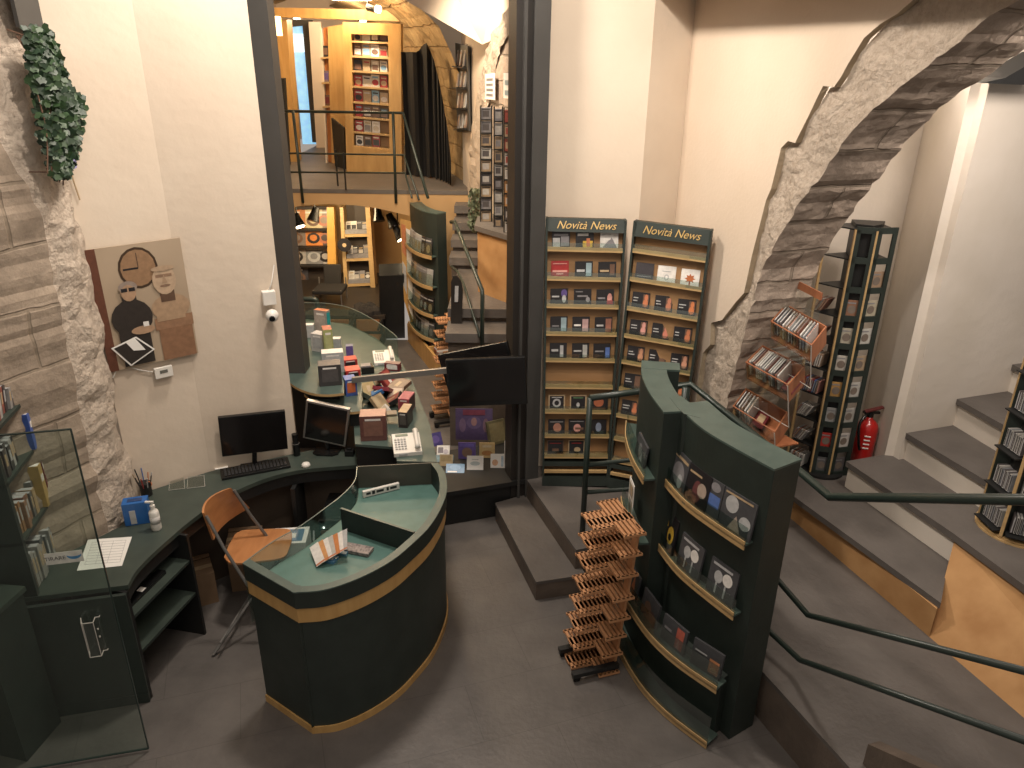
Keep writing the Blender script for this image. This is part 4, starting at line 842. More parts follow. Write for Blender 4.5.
# ------------------------------------------------------------------ railings
def rail(name, label, runs, r, mt, posts=(), cat='railing', group=None):
    t = thing(name, label, cat, tuple(runs[0][0][:2])+(0,), 0, group)
    for i, (pts) in enumerate(runs):
        mb = MB(); P = [Vector(p) for p in pts]; mb.tube(P, r if i == 0 else r*.72, mt, 12); part('handrail' if i == 0 else 'lower_rail', mb, t, smooth=True)
    for a, b in posts:
        mb = MB(); d = (Vector(b)-Vector(a)).normalized(); s_ = d.orthogonal().normalized(); mb.tube([a, b], r*.9, mt, 10); part('post', mb, t, smooth=True)
    return t
SV = -Vector(ray(325, 490))
RAILM = mat('green_rail_paint', (.022, .034, .028), .35, c2=(.018, .028, .024))
tp0 = PLp(590, 398, (.52, 4.86), (1.52, 5.19)); top_a = Vector((1.30, 5.13, tp0.z)); tpt = Zp(830, 497, 1.49)
tp0.z = tp0.z; top_b = Zp(798, 470, 1.49)
mtn, ltn = PLp(808, 615, (1.69, 3.47), (2.69, 3.80)), PLp(800, 660, (1.69, 3.47), (2.69, 3.80))
runs = [[tp0, lerp(tp0, top_a, .5), top_a, top_b, tpt, tpt+SV*.3, tpt+SV*2.9],
        [Vector((tp0.x, tp0.y, .95)), Vector((1.25, 5.08, .93)), PLp(782, 585, (1.62, 3.70), (2.6, 4.0)), mtn, mtn+SV*2.9],
        [Vector((tp0.x, tp0.y, .72)), Vector((1.25, 5.08, .66)), PLp(770, 632, (1.62, 3.70), (2.6, 4.0)), ltn, ltn+SV*2.9]]
rail('stair_railing', 'dark green three-bar metal railing round the platform edge and up the near stairs', runs, .024, RAILM, [((tp0.x, tp0.y, .34), tp0), ((1.25, 5.08, .34), (1.25, 5.08, tp0.z))])
# foot of the near stairs
m = MB(); s0 = Zp(868, 744, .48); sd_ = Vector((SV.x, SV.y, 0)).normalized(); sn = Vector((sd_.y*-1, sd_.x, 0)); sn = sn if sn.x > 0 else -sn
pp = [s0, s0+sn*.07]; vs = []
for p in pp: vs += [Vector((p.x, p.y, .34)), Vector((p.x, p.y, .48)), p+sd_*1.6+UP*.98, Vector((p.x, p.y, .34))+sd_*1.6]
m.add(vs, [[0, 1, 2, 3], [7, 6, 5, 4], [0, 4, 5, 1], [1, 5, 6, 2], [2, 6, 7, 3], [3, 7, 4, 0]], RISER); struct('trim_14', m)

# ------------------------------------------------------------------ sloping wooden CD bins under the arch
t = thing('cd_bin_stand', 'clear acrylic stand holding sloping reddish wooden CD bins under the stone arch', 'CD bins', (1.86, 4.95, .34))
bins = [((771, 321), (812, 345), (786, 304), 'upper'), ((746, 362), (788.5, 385), (762.5, 345), 'middle'), ((733, 406), (775, 432), (746, 388), 'lower')]
SP = [ink(.62, .6, .57), ink(.5, .48, .45), ink(.3, .13, .09), ink(.66, .64, .6), ink(.16, .14, .14), ink(.4, .28, .2), ink(.58, .56, .53), ink(.35, .36, .38)]
SPN = ['white', 'light grey', 'brown', 'white', 'black', 'tan', 'pale grey', 'grey']
binframes = []
for k, (fl, fr, bk, nm) in enumerate(bins):
    p, q, b = Yp(*fl, 5.00), Yp(*fr, 4.62), Yp(*bk, 5.19); e1 = q-p; e2 = b-p; dn = e2.cross(e1).normalized()
    if dn.z > 0: dn = -dn
    dep = .13; m = MB(); th = .008
    def wl(a, b_): m.slab([a, b_, b_+dn*dep, a+dn*dep], th, BINW)
    wl(p, p+e2); wl(p+e2, p+e1+e2); wl(p+e1+e2, p+e1); m.slab([p+dn*dep, p+e1+dn*dep, p+e1+e2+dn*dep, p+e2+dn*dep], th, BINW)
    m.slab([p+dn*.02, p+e1+dn*.02, p+e1+dn*dep, p+dn*dep], .004, ACRYL)
    m.tube([p, p+e1], .005, BINW, 6)
    bn = part('bin', m, t); binframes.append((p, e1, e2, dn, dep))
    m = MB(); m.slab([p+dn*.0-e2*.05, p+e1-e2*.05, p+e1-e2*.05+dn*.33, p-e2*.05+dn*.33], .003, ACRYL); m.tube([p+e1-e2*.05, p+e1-e2*.05+dn*.33], .003, ACRE, 6); m.tube([p-e2*.05+dn*.33, p+e1-e2*.05+dn*.33], .003, ACRE, 6); part('acrylic_front', m, t)
    n = (12, 14, 5)[k]; fill = (.85, .72, .35)[k]
    for i in range(n):
        c = p+e1*(.05+fill*i/n)+e2*.5+dn*(.055-.003*(i % 3)); cc = MB(); a = rnd.randrange(8)
        cc.obox(c, e1.normalized()*.0055, e2*.40, dn*.055, SP[a]); cc.obox(c-dn*.0555, e1.normalized()*.0035, e2*.36, dn*.0008, SP[(a+2) % 8])
        solo('cd_case', cc, f'{SPN[a]} CD case, {ORD[i]} from the far end in the {nm} wooden bin', 'CD case', 'CD cases in the wooden bins')
    if k:
        cc = MB(); c = p+e1*(.05+fill+.12)+e2*.5+dn*.09; cc.obox(c, e1.normalized()*.05, e2*.36, (dn*.9+e1.normalized()*.3).normalized()*.006, MAR); cc.obox(c-dn*.008, e1.normalized()*.03, e2*.2, dn*.0008, TN); solo('cd_sleeve', cc, f'dark red CD sleeve lying flat in the {nm} wooden bin', 'CD sleeve', 'CD cases in the wooden bins')
m = MB(); p = Yp(799, 281, 5.15); q = Yp(823, 293, 4.85); m.slab([p, q, q-UP*.05, p-UP*.05], .01, BINW); m.slab([p-UP*.05, q-UP*.05, q-UP*.2, p-UP*.2], .004, ACRYL); part('top_rail', m, t)
m = MB(); m.slab([Vector((1.86, 5.18, .40)), Vector((1.98, 4.82, .40)), Vector((1.98, 4.82, 2.1)), Vector((1.86, 5.18, 2.1))], .01, ACRYL); part('back_panel', m, t)
p, q = Yp(736, 424, 5.00), Yp(774, 447, 4.62)
m = MB(); m.slab([p, q, q+N*.2, p+N*.2], .01, BINW); m.slab([p, q, q-UP*.10, p-UP*.10], .01, BINW); part('lowest_bin', m, t)
m = MB(); m.box((1.72, 4.75, .341), (2.0, 5.12, .40), BLACK); part('base', m, t)

# ------------------------------------------------------------------ green and black CD tower
t = thing('cd_tower', 'tall dark green and black CD tower with pale wooden corner strips', 'CD tower', (2.53, 5.46, .60))
c1, c2, c3, c4 = [Vector((x*.9226, y*.9226, 0)) for x, y in ((2.46, 6.02), (2.61, 5.84), (2.755, 5.80), (2.92, 5.83))]
bk1, bk2 = Vector((2.455, 5.61, 0)), Vector((2.675, 5.555, 0)); zt_, zb_ = 2.57, .62
for c, w_ in ((c1, .014), (c2, .012), (c3, .012)):
    m = MB(); m.box((c.x-w_, c.y-.006, zb_), (c.x+w_*.2, c.y+.012, zt_), WOODL); part('corner_strip', m, t)
zs = [zb_+(zt_-zb_)*i/9 for i in range(10)]
for a, b, nm in ((c2, c3, 'lattice_panel'), (c3, c4, 'lattice_panel')):
    m = MB(); e = (b-a).normalized(); nn = Vector((e.y, -e.x, 0)); Lq = (b-a).length
    for s0_, s1_ in ((.0, .03), (Lq-.035, Lq)): m.obox(a+e*(s0_+s1_)/2+UP*(zb_+zt_)/2, e*(s1_-s0_)/2, nn*.006, UP*(zt_-zb_)/2, GREEN)
    for z in zs: m.obox(a+e*Lq/2+UP*z, e*Lq/2, nn*.006, UP*.022, GREEN)
    part(nm, m, t)
for z in zs:
    m = MB(); m.prism([p[:2] for p in (c1, c2, c3, c4, bk2, bk1)], z-.006, z+.004, BLACK); part('shelf', m, t)
m = MB(); m.prism([p[:2] for p in (lerp(c1, c3, .55), lerp(c2, c4, .4), lerp(c3, bk2, .45), bk2, bk1)], zb_, zt_+.03, BLACK); part('core', m, t)
m = MB(); m.lathe((2.52, 5.46, .601), [(.17, 0), (.17, .02)], BLACK, 24); part('base', m, t)
cov = [None, None, ('brown', ink(.25, .13, .08)), ('cream', ink(.42, .38, .3)), ('pale', ink(.5, .46, .4)), ('golden', ink(.42, .24, .08)), ('grey', ink(.35, .35, .34)), ('red', ink(.45, .04, .03)), ('dim grey', ink(.12, .12, .12))]
cov2 = [None, ('small brown', ink(.35, .24, .16)), ('cream', ink(.45, .40, .30)), ('white', ink(.55, .53, .48)), ('tan', ink(.40, .30, .2)), ('light grey', ink(.5, .48, .44)), ('grey', ink(.42, .4, .36)), ('white and red', ink(.58, .54, .5)), ('dark', ink(.12, .11, .11))]
for col_, (a, b, lst) in enumerate(((c2, c3, cov), (c3, c4, cov2))):
    e = (b-a).normalized()
    for r, it in enumerate(lst):
        if not it: continue
        z = zs[8-r]+.01; mb = panel(MB(), a+e*(b-a).length/2+Vector((e.y, -e.x, 0))*-.016+UP*z, e, UP, .115, .125, [(.25, .2, .75, .7, ink(.2, .16, .13), 'o'), (.1, .8, .7, .88, GR)], .01, it[1])
        solo('cd_case', mb, f'{it[0]} CD cover in the {("left", "right")[col_]} face of the tower, {ORD[r]} level down', 'CD case', 'CD covers on the faces of the tower')
e = (c2-c1).normalized(); nn = Vector((e.y, -e.x, 0))
for r, cnt in enumerate((0, 0, 4, 5, 7, 8, 6, 6, 7)):
    z = zs[8-r]+.006
    for i in range(cnt):
        mb = MB(); a = rnd.randrange(8) if r not in (5,) else rnd.choice([2, 7, 5, 4]); ln = .5 if r in (2, 3, 6, 7) else .12
        c = c1+e*(.018+.0175*i)-nn*.055+UP*(z+.055); up_ = (UP+e*ln).normalized()
        mb.obox(c, nn*.05, e*.0055, up_*.053, SP[a] if r != 5 else (RD, BL, SP[4], PK)[i % 4]); mb.obox(c+nn*.0506, nn*.0006, e*.004, up_*.045, SP[(a+3) % 8])
        solo('cd_case', mb, f'CD case spine, {ORD[i]} from the left on the {ORD[r]} open level of the tower', 'CD case', 'CD cases in the open side of the tower')
t = thing('fire_extinguisher', 'small red fire extinguisher with a black valve beside the stairs', 'fire extinguisher', (2.890, 5.590, 0.602))
m = MB(); m.lathe((2.890, 5.590, 0.622), [(.078, 0), (.082, .01), (.082, .30), (.075, .335), (.05, .365), (.025, .38), (.025, .40)], mat('red_enamel', (.42, .012, .010), .3, coat=.4), 24); part('cylinder', m, t, smooth=True)
m = MB(); m.lathe((2.890, 5.590, 1.022), [(.026, 0), (.026, .04)], BLACKG, 14); m.box((2.830, 5.575, 1.052), (2.960, 5.605, 1.067), BLACKG); m.slab([(2.840, 5.570, 1.072), (2.980, 5.570, 1.112), (2.980, 5.610, 1.112), (2.840, 5.610, 1.072)], .01, mat('dark_red_lever', (.12, .02, .02), .4)); part('valve', m, t)
m = MB(); m.tube(smoothc([(2.850, 5.570, 1.052), (2.790, 5.530, 0.982), (2.800, 5.510, 0.842), (2.820, 5.505, 0.762)], 12), .011, BLACKG, 8); part('hose', m, t, smooth=True)
m = MB()
for k in range(4): m.obox(Vector((2.865, 5.51, .88-.035*k)), Vector((.022, -.006, 0)), Vector((0, .004, 0)), UP*.004, W_)
part('printed_label', m, t)
# the wall lamp high in the alcove
m = MB(); pA1, pB1 = PLp(980, 83, Q, Q+N), PLp(1040, 86, Q, Q+N)
QB = Q+D*.25; m.slab([PLp(980, 83, QB, QB+N), PLp(1050, 86, QB, QB+N), PLp(1050, 52, QB, QB+N), PLp(1005, 78, QB, QB+N)], .2, BLACK); solo('wall_bracket', m, 'black wedge-shaped fitting high on the white wall at the right edge', 'bracket')

# ------------------------------------------------------------------ revolving CD display at the right edge
t = thing('revolving_display', 'dark green revolving CD display on a rounded pale wooden base at the right edge', 'display stand', (3.36, 4.30, .83))
cxd = Vector((3.36, 4.30, 0)); 
m = MB(); m.lathe(cxd+UP*.83, [(.25, 0), (.25, .012)], WOODL, 40); m.lathe(cxd+UP*.845, [(.235, 0), (.235, .01)], WOODL, 40); part('base', m, t)
m = MB(); m.lathe(cxd+UP*.856, [(.15, 0), (.15, 1.35)], BLACK, 24); part('core', m, t)
for k in range(6):
    a = -2.55+k*1.047; r = Vector((cos(a), sin(a), 0)); tt = Vector((-sin(a), cos(a), 0))
    m = MB(); m.obox(cxd+r*.15+UP*1.54, r*.085, tt*.009, UP*.68, GREEN); m.obox(cxd+r*.238+UP*1.54, r*.004, tt*.010, UP*.68, WOODL); part('fin', m, t)
    if k in (0, 5):
        for L_ in range(5):
            z = .89+L_*.26; m = MB(); m.obox(cxd+(r+Vector((cos(a+1.047), sin(a+1.047), 0)))*.105+UP*z, Vector((cos(a+.52), sin(a+.52), 0))*.07, Vector((-sin(a+.52), cos(a+.52), 0))*.10, UP*.004, BLACK); part('shelf', m, t)
for k in (0, 5):
    a = -2.55+k*1.047+.5235; r = Vector((cos(a), sin(a), 0)); tt = Vector((-sin(a), cos(a), 0))
    for L_ in range(4):
        for i in range(9 if k == 5 else 5):
            mb = MB(); c = cxd+r*.165+tt*(-.072+.018*i)+UP*(.90+L_*.26+.062); a_ = rnd.choice([0, 1, 3, 6, 4, 7]); mb.obox(c, r*.045, tt*.006, UP*.06, SP[a_]); mb.obox(c+r*.0455, r*.0006, tt*.003, UP*.055, K_ if a_ != 4 else LG)
            sd_n = {0: 'front', 1: 'right', 5: 'left'}[k]
            solo('cd_case', mb, f'CD case, {ORD[i]} in the {sd_n} bay, {ORD[L_]} shelf up, of the revolving display', 'CD case', 'CD cases on the revolving display')

# ------------------------------------------------------------------ things on the left wall
Lw = (L1, L2)
P = [PLp(x, y, L1+Vector((.025, -.025, 0)), L2+Vector((.025, -.025, 0))) for x, y in ((108, 368), (200, 357), (178, 240), (86, 248))]
t = thing('poster', 'large brown-toned poster of a person and a sculpted bust under a wall clock', 'poster', tuple((P[0]+P[1])/2))
pex = (P[1]-P[0]); pex.z = 0; pw = pex.length*.98; pex.normalize(); ph = ((P[3]-P[0]).length+(P[2]-P[1]).length)/2; po = (P[0]+P[1])/2; po.z = (P[0].z+P[1].z)/2
pbg = mat('poster_sepia', (.40, .31, .22), .5, c2=(.34, .26, .18), nscale=2); sk = ink(.42, .27, .17); dkc = ink(.035, .028, .024); stn = ink(.40, .27, .17); stn2 = ink(.48, .35, .24); ped = ink(.26, .14, .08)
m = panel(MB(), po, pex, UP, pw, ph, [
    (0, 0, .10, 1, ink(.13, .05, .03)), (.29, .64, .71, .975, ink(.06, .035, .02), 'o'), (.315, .66, .685, .955, ink(.30, .18, .10), 'o'),
    (.34, .80, .50, .815, K_), (.496, .81, .506, .93, ink(.1, .06, .04)),
    (.60, .0, .98, .28, ped), (.57, .27, 1.0, .37, ink(.30, .17, .10)),
    (.56, .34, .99, .56, stn, 'o'), (.60, .34, .92, .44, stn), (.68, .50, .84, .66, ink(.12, .07, .045)), (.62, .56, .88, .80, stn2, 'o'), (.66, .705, .84, .73, ink(.27, .17, .11)), (.72, .655, .78, .73, ink(.38, .26, .17), 't'), (.69, .625, .81, .645, ink(.24, .15, .1), 'o'), (.62, .755, .88, .80, ink(.42, .30, .2), 'o'),
    (.12, .26, .56, .57, dkc, 'o'), (.17, .02, .50, .44, dkc), (.27, .50, .42, .60, dkc), (.265, .555, .43, .71, sk, 'o'), (.25, .62, .45, .72, ink(.30, .24, .2), 'o'), (.275, .56, .42, .69, sk, 'o'), (.275, .635, .34, .665, K_), (.355, .635, .42, .665, K_),
    (.30, .27, .56, .34, sk, 'o'), (.44, .33, .50, .37, W_)], .012, pbg, lift=.0011)
part('print', m, t)
m = MB(); cpx = [(111, 348.5), (136, 336.5), (155, 349), (131, 366)]
cc = [PLp(x, y, L1+Vector((.045, -.045, 0)), L2+Vector((.045, -.045, 0))) for x, y in cpx]; cn = sum(cc, Vector())/4
m.slab(cc, .002, PAPER); m.slab([lerp(c, cn, .12)+Vector((.002, -.002, 0)) for c in cc], .001, dkc)
m.slab([lerp(cc[0], cc[1], .55)+Vector((.004, -.004, 0)), lerp(cc[1], cc[0], .08)+Vector((.004, -.004, 0)), lerp(cn, cc[2], .55)+Vector((.004, -.004, 0)), lerp(cn, cc[3], .02)+Vector((.004, -.004, 0))], .001, PAPER); part('held_sleeve', m, t, label='white-bordered black record sleeve shown in the poster')
t = thing('thermostat', 'small white wall thermostat with a grey display, below the poster', 'thermostat', tuple(PLp(164, 376, L1, L2)))
a, b = PLp(153, 378, L1+Vector((.02, -.02, 0)), L2+Vector((.02, -.02, 0))), PLp(175, 376, L1+Vector((.02, -.02, 0)), L2+Vector((.02, -.02, 0)))
m = panel(MB(), (a+b)/2+Vector((.01, -.01, 0)), pex, UP, .115, .075, [], .025, WHITE); part('body', m, t, bevel=.003)
m = panel(MB(), (a+b)/2+Vector((.0115, -.0115, .034)), pex, UP, .05, .022, [], .002, ink(.14, .14, .12)); part('display', m, t)
m = MB(); m.tube(smoothc([PLp(x, y, L1+Vector((.015, -.015, 0)), L2+Vector((.015, -.015, 0))) for x, y in ((153, 372), (140, 370), (128, 367), (118, 369), (113, 378))], 20), .004, WHITE, 6); solo('cable', m, 'thin pale cable running from the thermostat along the poster', 'cable')
t = thing('security_camera', 'white dome security camera with a junction box on the cream wall by the post', 'security camera', (-1.70, 5.15, 2.0))
cl, wn_ = Vector((-1.71, 5.155, 0)), Vector((.455, -.89, 0)).normalized()
m = MB(); m.obox(cl+wn_*.02+UP*2.10, Vector((wn_.y, -wn_.x, 0))*-.045, wn_*.025, UP*.05, WHITE); part('junction_box', m, t, bevel=.006)
m = MB(); sph = [(.045*cos(a), .045*sin(a)) for a in [(-pi/2)+pi*i/10 for i in range(11)]]; m.lathe(cl+wn_*.075+UP*1.985, [(max(r, .001), z) for r, z in sph], WHITE, 20); m.obox(cl+wn_*.03+UP*1.985, Vector((.02, 0, 0)), wn_*.03, UP*.02, WHITE); part('housing', m, t, smooth=True)
m = MB(); d_ = Vector((.25, -.95, -.2)).normalized(); m.tube([cl+wn_*.075+UP*1.985+d_*.03, cl+wn_*.075+UP*1.985+d_*.052], .02, BLACKG, 14); part('lens', m, t)
m = MB(); m.tube(smoothc([cl+wn_*.01+UP*2.14, cl+wn_*.012+UP*2.2+Vector((.03, 0, 0)), Vector((-1.655, 5.19, 2.32))], 10), .004, WHITE, 6); part('cable', m, t)
# ivy hanging over the broken stone
t = thing('ivy_plant', 'trailing dark green artificial ivy with a few violet flowers, hanging on the stone edge', 'plant', tuple(PLp(45, 180, pa, pb)))
lf = random.Random(3); leafm = [mat('ivy_leaf_dark', (.014, .035, .016), .5), mat('ivy_leaf_mid', (.03, .065, .024), .5)]
mm = [MB(), MB()]
def leaf(mb, c, s_, mt):
    a, b_2 = lf.uniform(0, 6.28), lf.uniform(-.8, .8); ex_ = Vector((cos(a)*.5, .3*sin(a), sin(a))).normalized(); ez = Vector((.8, -.6, b_2)).normalized(); ey_ = ez.cross(ex_).normalized()
    pts = [(0, -.5), (.45, -.25), (.3, .05), (.35, .35), (0, .6), (-.35, .35), (-.3, .05), (-.45, -.25)]
    mb.add([c+ex_*x*s_+ey_*y*s_+ez*(.15*s_*(abs(x))) for x, y in pts], [[0, 1, 2, 3, 4, 5, 6, 7]], mt)
path = [PLp(x, y, pa, pb) for x, y in ((10, 36), (16, 60), (22, 85), (32, 105), (30, 130), (34, 150), (34, 172))]; wd_ = [.10, .14, .15, .22, .18, .13, .10]
for i in range(1500):
    u = lf.random()*(len(path)-1); k = int(u); c = lerp(path[k], path[k+1], u-k); w_ = wd_[k]*(1-(u-k))+wd_[k+1]*(u-k)
    th = lf.uniform(0, 6.28); rr = w_*sqrt(lf.random()); p = c+Vector((.10+abs(rr*sin(th))*.5, 0, 0))+Vector((-.1, -.95, 0))*rr*cos(th)*-.9+UP*lf.uniform(-.05, .05)+Vector((0, .05, 0))
    leaf(mm[0], p, lf.uniform(.03, .055), leafm[i % 2])
o = part('foliage', mm[0], t)
m = MB()
for j in range(5): m.tube(smoothc([path[0]+Vector((.08, -.02*j, 0)), path[2]+Vector((.1, .03*j-.05, 0)), path[4]+Vector((.12, .04*j-.06, 0)), path[6]+Vector((.1, .03*j-.05, -.02*j))], 16), .004, BR, 5)
m.tube([path[0]+Vector((.08, 0, 0)), path[0]+Vector((-.02, .02, .03))], .004, BR, 5); m.tube([path[6]+Vector((.1, 0, 0)), path[6]+Vector((-.03, 0, 0))], .004, BR, 5); part('stems', m, t)
m = MB(); vf = ink(.35, .33, .6)
for j in range(26):
    c = PLp(46+lf.uniform(-3, 3), 158+lf.uniform(-8, 9), pa, pb)+Vector((.15, -.02, 0)); leaf(m, c, .03, vf)
part('flowers', m, t, label='small pale violet flowers')
m = MB(); m.tube(smoothc([PLp(x, y, L2+Vector((.02, -.02, 0)), L1+Vector((.02, -.02, 0))) for x, y in ((69, 130), (68, 150), (72, 175), (80, 200))], 16), .005, TN, 6); solo('cable', m, 'thin beige cable hanging down the cream wall below the ivy', 'cable')

# ------------------------------------------------------------------ bookcase standing on the desk
f0b, f1b = Vector((-2.665, 3.49, 0)), Vector((-2.765, 3.98, 0)); bd3 = (f1b-f0b).normalized(); bn3 = Vector((bd3.y, -bd3.x, 0))
t = thing('bookcase', 'dark green open bookcase of CDs and books standing by the stone wall', 'bookcase', tuple(f0b))
bL = (f1b-f0b).length
m = MB(); m.prism([p[:2] for p in (f0b, f0b+bd3*.03, f0b+bd3*.03-bn3*.30, f0b-bn3*.30)], .0, 2.02, GREENF); part('side_panel', m, t)
m = MB(); m.prism([p[:2] for p in (f1b-bd3*.015, f1b, f1b-bn3*.26, f1b-bd3*.015-bn3*.26)], ZD, 2.02, BLACK); part('side_panel', m, t)
m = MB(); m.prism([p[:2] for p in (f0b-bn3*.28, f1b-bn3*.28, f1b-bn3*.30, f0b-bn3*.30)], ZD, 2.02, BLACK); part('back_board', m, t)
BZ = [ZD+.004, 1.20, 1.565, 1.86]
for z in BZ[1:]:
    m = MB(); m.prism([p[:2] for p in (f0b, f1b, f1b-bn3*.28, f0b-bn3*.28)], z-.02, z, GREENF, GTOPD); part('shelf', m, t)
rows_b = [(10, .20, [ink(.10, .11, .11), ink(.16, .17, .17), ink(.3, .29, .27), ink(.09, .10, .10), ink(.2, .13, .1)], ['black', 'dark grey', 'grey', 'black', 'brown']),
          (9, .17, [ink(.20, .10, .07), ink(.3, .17, .1), ink(.14, .14, .13), ink(.36, .2, .1), ink(.42, .3, .17)], ['brown', 'rust', 'dark grey', 'orange brown', 'tan']),
          (6, .16, [ink(.02, .02, .02), ink(.05, .05, .05), ink(.4, .39, .37), ink(.03, .03, .03), ink(.06, .05, .05)], ['black', 'charcoal', 'grey', 'black', 'charcoal']),
          (11, .13, [ink(.3, .29, .28), ink(.06, .05, .05), ink(.25, .08, .06), ink(.4, .38, .35), ink(.09, .1, .12)], ['grey', 'black', 'red', 'light grey', 'navy'])]
SN = ['bottom', 'second', 'third', 'top']
for r, (n, h, cols, nms) in enumerate(rows_b):
    x = .04
    for i in range(n):
        w_ = rnd.uniform(.026, .042) if r < 3 else .03
        if x+w_ > (bL-.13 if r in (1, 2) else bL-.03): break
        hh = h*rnd.uniform(.85, 1.12); a = rnd.randrange(5); c = f0b+bd3*(x+w_/2)-bn3*(.075+rnd.uniform(0, .03)); up_ = UP if r < 3 else (UP+bd3*.25).normalized()
        mb = MB(); mb.obox(c+UP*(BZ[r]+.001+hh/2), bn3*.07, bd3*w_*.46, up_*hh/2, cols[a]); mb.obox(c+UP*(BZ[r]+hh*.6)+bn3*.0706, bn3*.0006, bd3*w_*.25, up_*hh*.22, LG if a % 2 else TN)
        mb.obox(c+UP*(BZ[r]+hh+.0015), bn3*.066, bd3*w_*.36, up_*.0008, LG)
        solo('book', mb, f'{nms[a]} spine, {ORD[i]} from the near end on the {SN[r]} shelf of the bookcase', 'book', f'books and cases in the green bookcase'); x += w_+.002
for (s_, z, w_, h_, mt, lb) in ((bL-.115, BZ[1], .05, .27, ink(.45, .30, .10), 'tall tan book at the far end of the second shelf'), (bL-.065, BZ[1]+.0, .035, .36, MAR, 'tall maroon book at the far end of the second shelf'), (bL-.03, BZ[1], .03, .37, ink(.42, .41, .39), 'tall pale grey book at the far end of the second shelf'), (bL-.07, BZ[2], .08, .22, ink(.06, .12, .40), 'bright blue book at the far end of the third shelf')):
    mb = MB(); c = f0b+bd3*s_-bn3*.06; mb.obox(c+UP*(z+h_/2+.002), bn3*.075, bd3*w_*.46, UP*h_/2, mt); mb.obox(c+UP*(z+h_+.003), bn3*.07, bd3*w_*.38, UP*.001, W_); mb.obox(c+UP*(z+h_*.7)+bn3*.0756, bn3*.0006, bd3*w_*.3, UP*h_*.08, W_); solo('book', mb, lb, 'book', 'books and cases in the green bookcase')
m = MB(); m.prism([(-2.70, 3.10), (-2.66, 3.38), (-2.83, 3.40), (-2.97, 3.16)], 0, .95, GREENF); m.prism([(-2.69, 3.09), (-2.65, 3.40), (-2.84, 3.42), (-2.98, 3.15)], .95, .98, GTOPD) ; 
solo('low_cabinet', m, 'dark green low cabinet at the lower left edge behind the glass door', 'cabinet')

# ------------------------------------------------------------------ desk top things
def at(x, y, z=ZD): return Zp(x, y, z)
m = MB(); q = [at(*p)+UP*.0015 for p in ((88, 540), (132, 537), (122, 566), (77, 571))]; m.slab(q, .001, PAPER)
ex_ = (q[1]-q[0]); ey_ = (q[3]-q[0])
for k in range(9): y_ = .1+.09*k; m.slab([q[0]+ex_*.12+ey_*y_+UP*.0008, q[0]+ex_*.88+ey_*y_+UP*.0008, q[0]+ex_*.88+ey_*(y_+.008)+UP*.0008, q[0]+ex_*.12+ey_*(y_+.008)+UP*.0008], .0004, GR)
for x_ in (.12, .35, .6, .88): m.slab([q[0]+ex_*x_+ey_*.1+UP*.0008, q[0]+ex_*(x_+.006)+ey_*.1+UP*.0008, q[0]+ex_*(x_+.006)+ey_*.83+UP*.0008, q[0]+ex_*x_+ey_*.83+UP*.0008], .0004, GR)
solo('printed_form', m, 'white sheet with a printed table lying on the near end of the desk', 'paper')
t = thing('soap_bottle', 'white pump bottle standing on the green desk', 'bottle', tuple(at(157, 528)))
c = at(157, 529); m = MB(); m.lathe(c, [(.028, 0), (.031, .008), (.031, .125), (.026, .14), (.013, .15), (.013, .16)], WHITE, 20); m.lathe(c+UP*.05, [(.0315, 0), (.0315, .05)], ink(.6, .58, .55), 20); part('body', m, t, smooth=True)
m = MB(); m.lathe(c+UP*.16, [(.015, 0), (.015, .02), (.005, .022), (.005, .04)], WHITE, 12); m.obox(c+UP*.203+Vector((-.015, 0, 0)), (.026, 0, 0), (0, .007, 0), (0, 0, .005), WHITE); part('pump', m, t)
BLUEP = mat('blue_plastic', (.02, .12, .38), .4)
c = at(139, 521); m = MB(); e1 = Vector((.95, .3, 0)).normalized(); e2 = Vector((-.3, .95, 0))
m.obox(c+UP*.08, e1*.075, e2*.045, UP*.08, BLUEP); m.obox(c+UP*.1615, e1*.045, e2*.02, UP*.002, ink(.02, .05, .15)); m.obox(c+UP*.06-e2*.046-e1*.02, e1*.018, e2*.002, UP*.05, LG); solo('blue_box', m, 'blue plastic dispenser box on the desk beside the white bottle', 'box', bevel=.006)
t = thing('pen_cup', 'black wire cup crowded with pens and scissors on the desk', 'pen holder', tuple(at(147, 495)))
c = at(147, 495); m = MB(); m.lathe(c, [(.035, 0), (.037, .002), (.04, .10)], BLACK, 18); part('cup', m, t)
for k in range(9):
    a = k*.7; d_ = Vector((.25*cos(a), .25*sin(a), 1)).normalized(); m = MB(); p0_ = c+Vector((.02*cos(a), .02*sin(a), .01)); m.tube([p0_, p0_+d_*rnd.uniform(.14, .19)], .004, (K_, LG, OR_, BL, K_, TN, K_, RD, LG)[k], 6); part('pen', m, t)
m = MB(); m.tube([c+Vector((.03, 0, .09))+Vector((.018*cos(a), 0, .018*sin(a))) for a in [i*pi/6 for i in range(13)]], .004, OR_, 6); part('scissors_handle', m, t)
for i, (a, b) in enumerate((((170, 480), (184, 478)), ((188, 478), (204, 476)))):
    m = MB(); q = [at(a[0], a[1]), at(b[0], b[1]), at(b[0]+1, b[1]+11), at(a[0]-1, a[1]+11+i*0)]; m.slab([p+UP*.006 for p in q], .005, ACRYL)
    for p, r_ in zip(q, q[1:]+q[:1]): m.tube([p+UP*.006, r_+UP*.006], .0015, ACRE, 5)
    solo('acrylic_tray', m, f'{("left", "right")[i]} of two flat clear acrylic plates on the desk', 'tray', 'clear acrylic plates on the desk')
